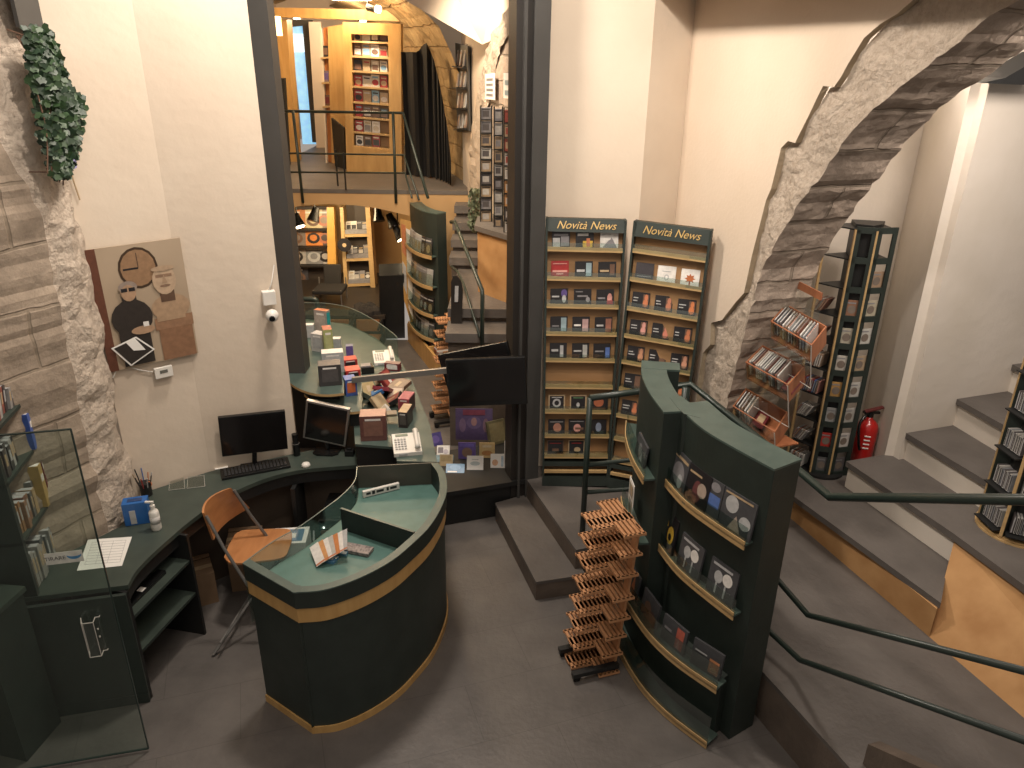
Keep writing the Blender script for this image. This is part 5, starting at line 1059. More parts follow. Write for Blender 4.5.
# monitors, keyboard, mouse
def monitor(name, label, bl, br, tr, tl, foot, frame_m, bez=.014, tilt=0):
    t = thing(name, label, 'monitor', tuple(foot)); bl, br, tr, tl = [Vector(p) for p in (bl, br, tr, tl)]
    ex_ = (br-bl).normalized(); w_ = ((br-bl).length+(tr-tl).length)/2; up_ = (tl+tr-bl-br).normalized(); h_ = ((tl-bl).length+(tr-br).length)/2
    up_ = (up_-ex_*up_.dot(ex_)).normalized(); nz = ex_.cross(up_); c = (bl+br+tl+tr)/4
    m = MB(); m.obox(c-nz*.018, ex_*w_/2, up_*h_/2, nz*.018, frame_m); part('housing', m, t, bevel=.004)
    m = MB(); m.obox(c+nz*.0008, ex_*(w_/2-bez), up_*(h_/2-bez), nz*.001, SCREEN); part('screen', m, t)
    m = MB(); p = c-up_*h_*.3-nz*.04; m.tube([p, Vector((foot[0], foot[1], foot[2]+.02))-nz*.02], .018, BLACKG, 10); part('neck', m, t)
    m = MB(); m.prism([tuple((Vector(foot)+ex_*a*.1+Vector((nz.x, nz.y, 0)).normalized()*b*.07)[:2]) for a, b in ((-1, -.8), (1, -.8), (1, .6), (.6, 1), (-.6, 1), (-1, .6))], foot[2]+.001, foot[2]+.014, BLACKG); part('foot', m, t)
    return t
A_, B_ = (-2.09, 4.86), (-1.66, 5.02)
monitor('monitor', 'wide dark monitor standing against the cream wall on the desk', PLp(222, 457, A_, B_), PLp(288, 449, A_, B_), PLp(285, 411, A_, B_), PLp(218, 418, A_, B_), at(255, 467), BLACKG)
monitor('monitor', 'silver-framed monitor under the quarter-round shelves', Yp(303, 438, 5.24), Yp(345, 447, 5.22), Yp(350, 411, 5.20), Yp(306, 399, 5.22), at(327, 452), SILVER, .016)
t = thing('keyboard', 'black computer keyboard in front of the wide monitor', 'keyboard', tuple(at(256, 470)))
ka, kb = at(222, 481), at(291, 468); kc = at(220, 472); ex_ = (kb-ka).normalized(); ey_ = Vector((-ex_.y, ex_.x, 0)); kw, kh = (kb-ka).length, .15
m = MB(); cen = ka+ex_*kw/2+ey_*kh/2; m.obox(cen+UP*.011, ex_*kw/2, ey_*kh/2, UP*.010, BLACKG); part('body', m, t, bevel=.003)
m = MB(); KEY = ink(.035, .035, .037)
for r in range(5):
    for i in range(18): m.obox(ka+ex_*(.02+(kw-.04)*(i+.5)/18)+ey_*(.02+(kh-.04)*(r+.5)/5)+UP*.0235, ex_*.0085, ey_*.0085, UP*.003, KEY)
part('keys', m, t)
m = MB(); c = at(306, 466); m.lathe(c, [(.03, 0), (.034, .008), (.028, .022), (.012, .03), (.002, .031)], WHITE, 18); o = solo('computer_mouse', m, 'white computer mouse right of the keyboard', 'mouse', smooth=True)
m = MB(); q = [at(*p)+UP*.002 for p in ((214, 462), (228, 461), (228, 468), (215, 470))]; m.slab(q, .002, PAPER); m.slab([lerp(p, sum(q, Vector())/4, .5)+UP*.0008 for p in q], .0004, LG); solo('paper_note', m, 'small white note beside the wide monitor', 'note')
m = MB(); c = at(297, 455); m.lathe(c, [(.026, 0), (.028, .09), (.022, .12), (.024, .18)], BLACKG, 16); m.lathe(c+UP*.10, [(.0285, 0), (.0285, .004)], SILVER, 16); solo('desk_speaker', m, 'small black cylindrical speaker between the two monitors', 'speaker')
m = MB(); c = at(350, 455); m.obox(c+UP*.025, (.035, .0, 0), (0, .03, 0), (0, 0, .025), BLACKG); m.obox(c+UP*.055, (.015, 0, 0), (0, .012, 0), (0, 0, .008), BLACKG); solo('card_reader', m, 'small black desk device right of the silver-framed monitor', 'device', bevel=.004)

# ------------------------------------------------------------------ boxes and phones on the stepped counter
def facebox(px, py, z, w, d, h, rz, side, top, label, name='boxed_set', cat='box', face=None, extra=None, tilt=None):
    """a carton whose near bottom corner is seen at px, py on level z"""
    c = Zp(px, py, z)+UP*.001; ex_ = Vector((cos(rz), sin(rz), 0)); ey_ = Vector((-sin(rz), cos(rz), 0)); up_ = UP
    if tilt: up_ = (UP+ex_*tilt).normalized(); ex_ = (ex_-up_*ex_.dot(up_)).normalized()
    m = MB(); cc = c+ey_*d/2+up_*h/2+(UP*abs(tilt)*w/2 if tilt else Vector()); m.obox(cc, ex_*w/2, ey_*d/2, up_*h/2, side)
    m.obox(cc+up_*(h/2+.0006), ex_*w*.49, ey_*d*.49, up_*.0006, top)
    if face:
        m.obox(cc-ey_*(d/2+.0006), ex_*w*.36, ey_*.0006, up_*h*.30, face); m.obox(cc-ey_*(d/2+.0012)+up_*h*.36, ex_*w*.3, ey_*.0006, up_*h*.04, W_)
    m.obox(cc+ex_*(w/2+.0006), ex_*.0006, ey_*d*.42, up_*h*.42, extra or side)
    return solo(name, m, label, cat, 'boxed sets on the stepped counter', bevel=.0015)
Z2, Z1, Z0 = 1.30, 1.18, ZC
facebox(331, 386, Z2, .17, .12, .17, .25, ink(.05, .045, .045), ink(.12, .11, .11), 'dark charcoal cube box at the front of the top shelf', face=ink(.09, .08, .08), extra=ink(.03, .03, .03))
facebox(334, 373, Z2, .17, .10, .17, .25, ink(.40, .41, .40), W_, 'pale grey box behind the dark cube on the top shelf', face=ink(.5, .5, .48), extra=W_)
facebox(330, 358, Z2+.0, .075, .12, .25, .35, ink(.33, .36, .14), ink(.40, .12, .08), 'tall green and white box with a red top on the top shelf', face=ink(.4, .42, .2), extra=W_)
facebox(318, 352, Z2, .12, .09, .16, -.35, ink(.45, .44, .42), ink(.5, .5, .5), 'light grey box at the left of the top shelf', face=ink(.38, .38, .38))
facebox(322, 336, Z2+.0, .13, .06, .24, -.35, ink(.33, .29, .26), ink(.45, .16, .08), 'tall brown and turquoise box with an orange top at the back', face=ink(.4, .35, .3), extra=ink(.02, .32, .34))
facebox(337, 350, Z2, .07, .06, .10, .1, ink(.3, .33, .33), W_, 'small grey box right of the green box on the top shelf')
facebox(310, 338, Z2, .08, .06, .12, .1, ink(.42, .42, .42), W_, 'small pale box behind the light grey box')
facebox(351, 371, Z1, .12, .10, .10, .35, RD, ink(.50, .06, .04), 'red box with a black face beside the shelves', face=K_, extra=ink(.5, .05, .04))
facebox(354, 383, Z1, .12, .11, .11, .35, ink(.45, .04, .035), ink(.62, .07, .05), 'bright red open box in front of the other red box', face=K_, extra=ink(.5, .05, .04))
facebox(352, 396, Z1, .09, .10, .14, .4, ink(.05, .10, .35), ink(.08, .14, .42), 'blue box with an orange lower edge by the lower shelf', face=ink(.55, .14, .05), extra=ink(.05, .10, .4))
facebox(350, 357, Z1, .06, .06, .10, .2, PU, ink(.2, .2, .3), 'small violet box behind the red boxes')
facebox(374, 441, Z0, .19, .13, .20, .12, ink(.16, .07, .06), ink(.30, .13, .11), 'large brown patterned cube box at the front of the service top', face=ink(.25, .13, .10), extra=ink(.20, .09, .08))
facebox(403, 428, Z0, .07, .16, .13, -.15, ink(.04, .03, .03), ink(.50, .36, .22), 'black box with a cream lid standing near the telephone', face=ink(.10, .09, .08))
facebox(404, 414, Z0, .09, .15, .13, -.2, ink(.35, .08, .10), ink(.45, .12, .16), 'raspberry pink box on the service top', face=ink(.28, .06, .07), extra=ink(.06, .03, .03))
pile = [((393, 405), K_, ink(.3, .1, .08), .14, .5, 'black CD box with a dim red top in the pile'), ((385, 396), ink(.2, .03, .04), ink(.25, .06, .05), .15, -.5, 'dark red CD box lying tilted in the pile'), ((380, 412), TN, ink(.48, .38, .24), .12, .8, 'cream cardboard case in the pile'), ((372, 404), ink(.04, .05, .04), ink(.08, .12, .05), .15, .6, 'black and green CD case leaning in the pile'),
        ((369, 396), ink(.1, .12, .06), ink(.35, .25, .1), .13, -.6, 'olive and yellow CD case in the pile'), ((378, 399), ink(.04, .14, .35), ink(.05, .18, .4), .09, .4, 'small bright blue case in the pile'), ((396, 398), BR, ink(.38, .28, .22), .12, .3, 'brown case with a pinkish label in the pile'), ((388, 388), MAR, ink(.3, .06, .05), .16, .9, 'maroon case at the back of the pile'),
        ((399, 391), BR, ink(.22, .15, .1), .15, -.2, 'brown book-like case at the right of the pile'), ((375, 386), TN, ink(.42, .33, .18), .12, .3, 'tan case at the back left of the pile'), ((384, 420), W_, ink(.5, .42, .32), .10, .7, 'cream card lying in front of the pile'), ((392, 422), TN, ink(.5, .44, .34), .08, -.6, 'pale strip-like case beside the patterned cube')]
for i, ((x, y), sd_, tp_, w_, tl, lb) in enumerate(pile):
    c = Zp(x, y, Z0)+UP*(.018+.012*(i % 3)); ex_ = Vector((cos(i*1.3), sin(i*1.3), tl*1.3)).normalized(); ey_ = UP.cross(ex_).normalized(); up_ = ex_.cross(ey_); m = MB()
    w_ *= 1.12; m.obox(c+UP*abs(tl)*.05, ex_*w_/2, ey_*w_*.44, up_*.016, sd_); m.obox(c+UP*abs(tl)*.05+up_*.0165, ex_*w_*.42, ey_*w_*.36, up_*.0006, tp_); m.obox(c+UP*abs(tl)*.05+up_*.0175, ex_*w_*.2, ey_*w_*.1, up_*.0006, W_ if i % 2 else TN)
    solo('cd_case', m, lb, 'CD case', 'loose cases heaped on the service top')
def phone(px, py, rz, label, s=1.0):
    c = Zp(px, py, Z0); t = thing('desk_telephone', label, 'telephone', tuple(c), rz)
    m = MB(); q = [(-.10, -.11), (.10, -.11), (.10, .11), (-.10, .11)]; z_ = (.03, .03, .075, .075)
    vs = [(x*s, y*s, .0) for x, y in q]+[(x*s, y*s, z*s) for (x, y), z in zip(q, z_)]; m.add(vs, BOXF, WHITE); m.obox((-.035*s, -.112*s, .015), (.03, 0, 0), (0, .002, 0), (0, 0, .009), LG); part('body', m, t, local=True, bevel=.004)
    sl = Vector((0, 1, .205)).normalized(); nn = Vector((0, -.205, 1)).normalized()
    m = MB(); o = Vector((-.045, -.015, .053))*s
    for r in range(5):
        for k in range(4): m.obox(o+Vector((.022*(k-1.5), 0, 0))*s+sl*.026*(r-2)*s+nn*.003, Vector((.008*s, 0, 0)), sl*.008*s, nn*.003, LG)
    part('keypad', m, t, local=True, label='grey key buttons')
    m = MB(); m.obox(Vector((-.03, .085, .071))*s+nn*.002, Vector((.045*s, 0, 0)), sl*.012*s, nn*.002, ink(.2, .24, .18)); part('display', m, t, local=True)
    m = MB(); m.tube([Vector((.07, -.095, .055))*s, Vector((.07, -.07, .072))*s, Vector((.07, .06, .10))*s, Vector((.07, .09, .10))*s], [.022*s, .015*s, .015*s, .022*s], WHITE, 10); part('handset', m, t, local=True, smooth=True)
phone(407, 449, .22, 'white desk telephone at the front corner of the service top')
phone(384, 361, .25, 'white desk telephone by the curved glass at the back of the counter', .95)
m = MB(); c = Zp(365, 372, Z0); m.obox(c+UP*.03, Vector((.07, .02, 0)), Vector((-.02, .05, 0)), UP*.03, BLACKG); m.obox(c+UP*.065, Vector((.05, .015, 0)), Vector((-.01, .035, 0)), UP*.006, GR); solo('card_terminal', m, 'black device beside the rear telephone', 'device')
facebox(392, 371, Z0, .14, .06, .07, -.2, MAR, ink(.30, .2, .18), 'dark box with a brown top in front of the rear telephone', face=W_)

# ------------------------------------------------------------------ televisions on their arm, bar across the portal
def tv(label, q4, th=.045):
    bl, br, tr, tl = q4; t = thing('television', label, 'television', tuple((bl+br)/2)); ex_ = (br-bl).normalized(); up_ = ((tl+tr)/2-(bl+br)/2); h_ = up_.length; up_ = (up_-ex_*up_.dot(ex_)).normalized(); nz = ex_.cross(up_); w_ = (br-bl).length; c = (bl+br+tr+tl)/4
    m = MB(); m.obox(c-nz*th/2, ex_*w_/2, up_*h_/2, nz*th/2, BLACKG); part('housing', m, t, bevel=.006)
    m = MB(); m.obox(c+nz*.0006+up_*.012, ex_*(w_/2-.02), up_*(h_/2-.03), nz*.0008, SCREEN); part('screen', m, t)
    m = MB(); m.obox(c-nz*(th+.02), ex_*.09, up_*.09, nz*.02, DKGREY); part('wall_mount', m, t)
    return c, nz
c1_, n1_ = tv('flat black television facing the desk, hung beside the steel post', [Yp(448, 407, 5.42), Yp(526, 404, 5.40), Yp(527, 357, 5.42), Yp(447, 360, 5.44)])
c2b, n2_ = tv('second black television hung behind and turned outwards', [Yp(444, 396, 5.72), Yp(512, 384, 5.60), Yp(511, 343, 5.62), Yp(444, 353, 5.74)])
t = thing('support_arm', 'grey metal bar running across the opening from the counter to the televisions', 'bar', tuple(Yp(362, 380, 5.5)))
m = MB(); box_between(m, Yp(352, 380, 5.52), Yp(450, 370, 5.50), (0, 1, 0), .015, (0, 0, 1), .022, TUBE); part('bar', m, t)
m = MB(); box_between(m, Yp(448, 371, 5.50), Vector((.0, 5.66, Yp(448, 371, 5.5).z)), (0, 1, 0), .014, (0, 0, 1), .02, DKGREY); part('bracket', m, t)
# ------------------------------------------------------------------ booklets on the threshold
def card_on(px, py, w, h, base, rects, label, rz=0, z=.34, name='booklet', t_=.012, lean=.18, cat='booklet'):
    c = Zp(px, py, z); ex_ = Vector((cos(rz), sin(rz), 0)); n_ = Vector((sin(rz), -cos(rz), 0)); up_ = (UP*cos(lean)-n_*sin(lean))
    solo(name, panel(MB(), c+UP*.001, ex_, up_, w*1.15, h*1.12, rects, t_, base), label, cat, 'booklets on the dark threshold')
card_on(474, 440, .30, .27, ink(.10, .07, .15), [(.3, .35, .7, .75, ink(.14, .10, .2), 'o'), (.42, .45, .58, .72, ink(.35, .2, .2), 'o'), (.1, .25, .28, .7, ink(.18, .12, .2), 'o'), (.74, .25, .9, .7, ink(.2, .12, .16), 'o'), (.2, .8, .8, .97, ink(.2, .05, .08))], 'large dark violet printed panel under the television', name='poster', cat='poster')
card_on(499, 444, .16, .2, ink(.12, .11, .06), [(.1, .1, .9, .9, ink(.22, .19, .1))], 'olive book leaning behind the white and red booklet', rz=.5, lean=.35, t_=.03)
card_on(467, 459, .135, .135, PU, [(.2, .1, .8, .7, ink(.25, .16, .12), 'o'), (.1, .75, .9, .95, ink(.16, .12, .4))], 'violet booklet with a brown figure, left of the standing row')
card_on(487, 458, .12, .125, ink(.5, .36, .17), [(.15, .15, .85, .5, ink(.35, .17, .06), 'o'), (.2, .7, .8, .85, ink(.55, .45, .3))], 'golden booklet in the middle of the standing row')
card_on(512, 458, .12, .14, W_, [(.1, .7, .9, .8, ink(.5, .12, .1)), (.2, .2, .8, .5, ink(.4, .38, .4), 'o'), (0, 0, 1, .08, ink(.4, .3, .15))], 'white and red booklet at the right of the standing row')
card_on(475, 470, .125, .11, PAPER, [(.2, .3, .8, .6, ink(.45, .5, .5), 'o'), (.3, .7, .7, .76, LG)], 'white square card with faint blue print, front row left', lean=.5, t_=.006)
card_on(498, 468, .115, .11, PAPER, [(.1, .15, .5, .6, ink(.6, .35, .2), 'o'), (.7, .1, .85, .85, ink(.4, .5, .6))], 'white square card with an orange picture, front row right', lean=.5, t_=.006)
card_on(437, 446, .11, .11, ink(.11, .09, .3), [(.2, .2, .8, .8, ink(.2, .15, .45), 'o')], 'violet case at the left end of the threshold', rz=.5, lean=.5)
card_on(443, 455, .10, .08, W_, [(.1, .2, .5, .8, ink(.15, .12, .14)), (.5, .1, .9, .6, ink(.5, .45, .5), 'o')], 'white and black card at the left of the threshold', lean=.8)
card_on(444, 462, .14, .07, ink(.10, .2, .26), [(.1, .2, .9, .8, ink(.12, .26, .33), 'o')], 'teal blue leaflet lying at the left of the threshold', lean=1.2, t_=.006)
card_on(446, 466, .10, .09, ink(.4, .3, .16), [(.1, .4, .9, .9, ink(.3, .22, .1))], 'small tan booklet in front of the teal leaflet', lean=.6)
card_on(455, 473, .14, .08, ink(.10, .24, .42), [(.2, .3, .8, .9, ink(.14, .3, .5), 'o'), (.1, .05, .6, .2, W_)], 'blue leaflet at the front left of the threshold', lean=1.0, t_=.006)

# ------------------------------------------------------------------ upper gallery
t = thing('gallery_railing', 'dark metal railing along the front edge of the upper gallery', 'railing', (-2.2, 9.87, GZ))
def g(x, y, yy=9.87): return Yp(x, y, yy)
for i, pts in enumerate(([g(276, 111), g(403, 113), Yp(428, 198, 9.1)], [g(276, 153), g(404, 155), Yp(419, 200, 9.3)], [g(276, 172), g(405, 173), Yp(412, 198, 9.5)])):
    m = MB(); m.tube(pts, .018 if i == 0 else .012, RAILM, 8); part('handrail' if i == 0 else 'lower_rail', m, t, smooth=True)
for (a, b) in (((293, 111), (303, 203)), ((393, 113), (396, 203))):
    m = MB(); m.tube([g(*a, 9.80), g(*b, 9.80)], .018, RAILM, 8); part('post', m, t, smooth=True)
gs = Quad(Gp(347, 176), Gp(402, 182), Gp(343, 22), Gp(401, 24))
t = thing('book_display_shelf', 'tall golden wooden shelf unit of face-out books at the gallery edge', 'bookcase', tuple(gs.P(.5, 0)), 0)
def qbox(qd, u0, u1, v0, v1, d0, d1, mt):
    m = MB(); vs = [qd.P(u, v, d) for v in (v0, v1) for u, d in ((u0, d0), (u1, d0), (u1, d1), (u0, d1))]; m.add([vs[i] for i in (3, 2, 1, 0, 7, 6, 5, 4)], BOXF, mt); return m
part('side_panel', qbox(gs, 0, .14, 0, 1, -.2, .02, WOOD), t); part('side_panel', qbox(gs, .78, 1, 0, 1, -.2, .02, WOOD), t)
part('top_panel', qbox(gs, .14, .78, .93, 1, -.2, .02, WOOD), t); part('plinth_panel', qbox(gs, .14, .78, 0, .21, -.2, .02, WOOD), t); part('back_board', qbox(gs, .14, .78, .21, .93, -.2, -.17, BACKB), t)
pal = [('red', RD), ('white', W_), ('blue', ink(.2, .35, .5)), ('cream', ink(.6, .55, .45)), ('grey', GR), ('black', K_), ('brown', BR), ('pale', ink(.55, .52, .5)), ('tan', TN)]
sv = [gs.v_of(0, y) for y in (41, 56, 71, 86.5, 102, 117, 132, 146)]
rg = random.Random(12)
def covers_on(qd, vs, us, w, h, d, where, group, nm='book', lean=.15, skip=0, palette=pal, zup=0):
    for r, v in enumerate(vs):
        for k, u in enumerate(us):
            if rg.random() < skip: continue
            a, b = rg.choice(palette), rg.choice(palette); up_ = (UP*cos(lean)-qd.n*sin(lean)).normalized()
            O = qd.P(u, v, d)+UP*(.012+zup)
            solo(nm, panel(MB(), O, qd.ex, up_, w*rg.uniform(.85, 1.0), h*rg.uniform(.85, 1.05), [(.1, .12, .9, .6, b[1], rg.choice('ror')), (.15, .72, .85, .84, rg.choice(palette)[1])], .015, a[1]),
                 f'{a[0]} {nm.replace("_", " ")}, {ORD[k]} from left, {ORD[r]} row {where}', nm.replace('_', ' '), group)
for v in sv: part('shelf', qbox(gs, .14, .78, v-.006, v+.006, -.17, .0, WOODL), t)
covers_on(gs, sv, (.23, .38, .53, .68), .115, .155, -.06, 'of the gallery shelf', 'books face-out on the gallery shelf', skip=.08)
m = MB(); c = gs.P(.47, .965, -.06); 
lamp('SPOT', 'shelf_spotlight', tuple(gs.P(.46, .93, .25)+UP*.1), 14, (1, .85, .65), .03, tuple(gs.P(.46, .5, -.1)), 80, .6)
g2 = Quad(Gp(326, 172, 12.2), Gp(346, 172, 12.2), Gp(320, 28, 12.2), Gp(345, 24, 12.2))
t = thing('wall_niche_shelf', 'golden panelled wall unit with small lit niches deeper in the gallery', 'shelf', tuple(g2.P(.5, 0)))
part('panel', qbox(g2, .30, 1, 0, 1, -.1, 0, WOOD), t); part('side_panel', qbox(g2, 0, .08, 0, 1, -.1, 0, PLASTER2), t); part('back_board', qbox(g2, .08, .3, 0, 1, -.1, -.08, mat('orange_lit_niche', (.45, .16, .04), .6)), t)  # niche back coloured orange to stand for the warm light in it
for k, y in enumerate((57, 82, 106)):
    v = g2.v_of(0, y, .2); part('shelf', qbox(g2, .0, .32, v-.012, v, -.1, .05, WOODL), t)
    O = g2.P(.18, v, -.02)+UP*.002; solo('book', panel(MB(), O, g2.ex, UP, .11, .15, [(.2, .2, .8, .8, (BR, PU, MAR)[k])], .02, (K_, ink(.2, .15, .2), BR)[k]), f'small dark book standing in the {ORD[k]} niche of the gallery wall unit', 'book', 'books in the wall niches')
t = thing('tall_chair', 'black chair back leaning beside the golden wall unit', 'chair', tuple(Zp(343, 185, GZ)))
m = MB(); q = [Gp(333, 118, 11.9), Gp(346, 128, 11.6), Gp(347, 176, 11.6), Gp(337, 168, 11.9)]; m.slab(q, .03, BLACK); part('backrest', m, t)
for x, y, yy in ((338, 186, 12.0), (346, 190, 11.6)):
    m = MB(); p = Zp(x, y, GZ); m.tube([p, p+UP*.45], .012, BLACK, 6); part('leg', m, t)
# black curtain in its stone recess
t = thing('black_curtain', 'tall black curtain hanging in the gallery beside the stone arch', 'curtain', tuple(Zp(430, 172, GZ)))
m = MB(); topc = [(401, 52), (412, 52), (418, 52), (422, 46), (426, 42), (430, 50), (434, 60), (440, 85), (447, 125), (451, 160)]; rows = []
N1 = 40
tp_ = resample([Vector((x, y, 0)) for x, y in topc], N1)
for j in range(2):
    r = []
    for i, p in enumerate(tp_):
        yy = 11.0-.9*i/N1; base = Yp(404+48*i/N1, 168, yy)
        q = Yp(p.x, p.y, yy+.06*sin(i*1.4)); r.append(q if j == 0 else Vector((Yp(p.x+ (166-p.y)*.0, p.y, yy).x, q.y, GZ+.01)))
    rows.append(r)
m.grid(rows, mat('black_cloth', (.007, .006, .006), .9)); o = part('cloth', m, t)
# magazine rack on the stair wall
wq = Quad(PLp(458, 132, W0-N*.04, W0-N*.04+Wd), PLp(470, 131, W0-N*.04, W0-N*.04+Wd), PLp(456, 43, W0-N*.04, W0-N*.04+Wd), PLp(468.5, 46, W0-N*.04, W0-N*.04+Wd))
t = thing('wall_magazine_rack', 'dark narrow wall rack of booklets on the cream wall above the stairs', 'magazine rack', tuple(wq.P(.5, 0)))
part('frame', qbox(wq, 0, 1, 0, 1, -.01, .01, DKGREY), t)
for k in range(4): part('pocket', qbox(wq, .05, .9, .02+.24*k, .03+.24*k, .01, .07, BLACK), t)
covers_on(wq, [.75, .51, .27, .03], (.22, .5, .78), .14, .24, .035, 'of the stair wall rack', 'booklets in the stair wall rack', 'booklet', palette=[('grey', GR), ('pale', LG), ('brown', ink(.3, .2, .15)), ('white', ink(.55, .52, .48))])
for k, (q, lb, n) in enumerate((([(485, 74), (495, 73), (495, 100), (485, 99)], 'white notice sheet with rows of small print, left of two above the CD towers', 4), ([(503.5, 73), (512, 73), (512, 99), (503.5, 98)], 'white notice sheet with two blue-grey tables, right of two above the CD towers', 2))):
    pts = [PLp(x, y, W0-N*.06, W0-N*.06+Wd) for x, y in (q[3], q[2], q[1], q[0])]; m = MB(); m.slab(pts, .004, PAPER); bl_, br2, tr2, tl2 = pts
    for r in range(n): 
        v0, v1 = (.12+.8*r/n), (.12+.8*(r+.5)/n); m.slab([lerp(lerp(bl_, br2, u), lerp(tl2, tr2, u), v)-N*.0015 for u, v in ((.15, v0), (.8, v0), (.8, v1), (.15, v1))], .0005, GR if k == 0 else LB)
    solo('notice_sheet', m, lb, 'notice')
# three wire CD towers on the low wall
for k, (xa, xb, yt, yb, dep_) in enumerate(((480.5, 491.5, 106, 226, .0), (494, 502.5, 107, 233, .0), (504, 513, 108, 238, .0))):
    yy = (7.95, 7.70, 7.45)[k]; tq = Quad(Yp(xa, yb, yy), Yp(xb, yb, yy), Yp(xa, yt, yy), Yp(xb, yt, yy)); zb = tq.P(0, 0).z
    sc_ = GZ-zb
    names = ('left', 'middle', 'right'); t = thing('wire_cd_tower', f'black wire CD tower on the low wall, {names[k]} of three', 'CD tower', tuple(tq.P(.5, 0)), 0, 'wire CD towers on the low wall')
    for u in (0, 1):
        for d in (0, -.12): m = MB(); m.tube([tq.P(u, 0, d), tq.P(u, 1, d)], .006, BLACK, 6); part('upright', m, t)
    part('foot', qbox(tq, -.1, 1.1, 0, .015, -.16, .03, BLACK), t)
    for r in range(9):
        v = .03+r*.107; part('wire_tray', qbox(tq, 0, 1, v, v+.006, -.12, .01, BLACK), t)
    for r in range(9):
        cs = [('pale grey', ink(.42, .40, .38)), ('white', ink(.52, .5, .46)), ('grey', GR), ('dark', ink(.10, .09, .09)), ('tan', ink(.38, .28, .18))]
        if k == 2: cs = cs+[('red', ink(.3, .07, .05)), ('orange', ink(.5, .26, .1))]
        a, b = rg.choice(cs), rg.choice(cs); O = tq.P(.5, .04+r*.107, -.01)
        solo('cd_case', panel(MB(), O, tq.ex, UP, (tq.P(1, 0)-tq.P(0, 0)).length*.86, .105, [(.15, .2, .8, .75, b[1]), (.1, .82, .9, .9, K_)], .07, a[1]), f'{a[0]} CD case, {ORD[r]} level up in the {names[k]} wire tower', 'CD case', 'CD cases in the wire towers')
t = thing('trailing_plant', 'small trailing green plant at the foot of the stair wall', 'plant', tuple(Yp(474, 232, 8.6)))
m = MB()
for i in range(260):
    u = lf.random(); c = Yp(471+7*u+lf.uniform(-3, 3), 190+40*lf.random(), 8.45)+Vector((0, lf.uniform(-.1, .1), 0)); leaf(m, c, lf.uniform(.03, .06), mat('grey_green_leaf', (.10, .12, .07), .6))
part('leaves', m, t)
m = MB()
for k in range(4): m.tube(smoothc([Yp(474, 190, 8.45), Yp(470+3*k, 205, 8.4), Yp(472+2*k, 230, 8.45)], 8), .004, BR, 5)
part('stems', m, t)
# lamps of the gallery
m = MB(); m.obox(Yp(350, -3, 11.9), (.28, 0, 0), (0, .28, 0), (0, 0, .03), GLOW); solo('ceiling_lamp', m, 'warm glowing ceiling lamp under the gallery vault', 'lamp')
m = MB(); m.obox(Yp(276, 26, 11.5), (.06, 0, 0), (0, .06, 0), (0, 0, .12), mat('lampshade_glow', (1, .8, .45), .6, emit=(1, .7, .3), estr=2.5)); solo('wall_lamp', m, 'small glowing square wall lamp at the left of the gallery', 'lamp')
t = thing('spotlight', 'black spotlight with a lit warm bulb under the gallery ceiling', 'spotlight', tuple(Yp(376, 8, 11.0)))
m = MB(); a = Yp(368, 7, 11.0); b = Yp(376, 9, 10.95); m.tube([a, b], .05, BLACKG, 12); m.tube([a, a+UP*.2], .012, BLACKG, 6); part('housing', m, t)
m = MB(); m.tube([Yp(376.5, 9, 10.94), Yp(379.5, 9.5, 10.92)], .045, GLOW, 12); part('bulb', m, t)
for k, (x, y, yy) in enumerate(((297, 19, 12.3), (363, 22, 12.2), (339, 31, 12.3))):
    m = MB(); m.lathe(Yp(x, y, yy), [(.05, 0), (.05, .02)], mat('downlight_glow', (1, .9, .7), .4, emit=(1, .85, .6), estr=6), 12); solo('downlight', m, f'small round lit downlight in the golden beam, {("leftmost", "rightmost", "middle")[k]} of three', 'lamp', 'downlights in the gallery beam')
m = MB(); q = [Gp(281, 78, 12.0), Gp(286, 78, 12.0), Gp(291, 168, 12.0), Gp(285, 168, 12.0)]; m.slab(q, .1, BLACK); solo('dark_hanging_cloth', m, 'narrow black hanging by the left wooden column of the gallery', 'cloth')

# ------------------------------------------------------------------ room below the gallery
def U(x, y, yy=11.5): return Yp(x, y, yy)
ul = Quad(U(283, 320), U(331, 320), U(283, 208), U(326, 208))
t = thing('record_shelf', 'dark shelf unit of face-out records on the stage, left', 'shelf', tuple(ul.P(.5, 0)))
part('back_board', qbox(ul, 0, 1, 0, 1, -.15, -.12, mat('dark_brown_board', (.04, .028, .02), .6)), t)
uy = [230, 247.5, 266, 287]
for y in uy: v = ul.v_of(0, y); part('shelf', qbox(ul, 0, 1, v-.012, v+.004, -.12, .06, DKBRN), t)
for r, (y, cl) in enumerate(zip(uy, ([('orange', ink(.5, .2, .08)), ('cream drawing', ink(.6, .5, .3)), ('brown', ink(.3, .2, .12))], [('grey', ink(.22, .18, .16)), ('orange portrait', ink(.65, .22, .05)), ('dark', ink(.1, .07, .06))], [('black and white', ink(.4, .38, .36)), ('grey portrait', ink(.22, .22, .23)), ('pale portrait', ink(.5, .46, .42))], [('black', ink(.05, .05, .06))]))):
    v = ul.v_of(0, y)
    for k, (nm, c_2) in enumerate(cl):
        O = ul.P((.3, .68, .93)[k] if r < 3 else .35, v, -.03)+UP*.01; b = rg.choice([YL, OR_, LG, K_, BR])
        solo('record_sleeve', panel(MB(), O, ul.ex, (UP*.98-ul.n*.18).normalized(), .28, .27, [(.15, .1, .85, .7, b, 'o'), (.3, .25, .7, .6, c_2, 'o'), (.1, .8, .7, .9, W_)], .008, c_2), f'{nm} record sleeve, {ORD[k]} on the {ORD[r]} shelf under the gallery', 'record', 'records under the gallery')
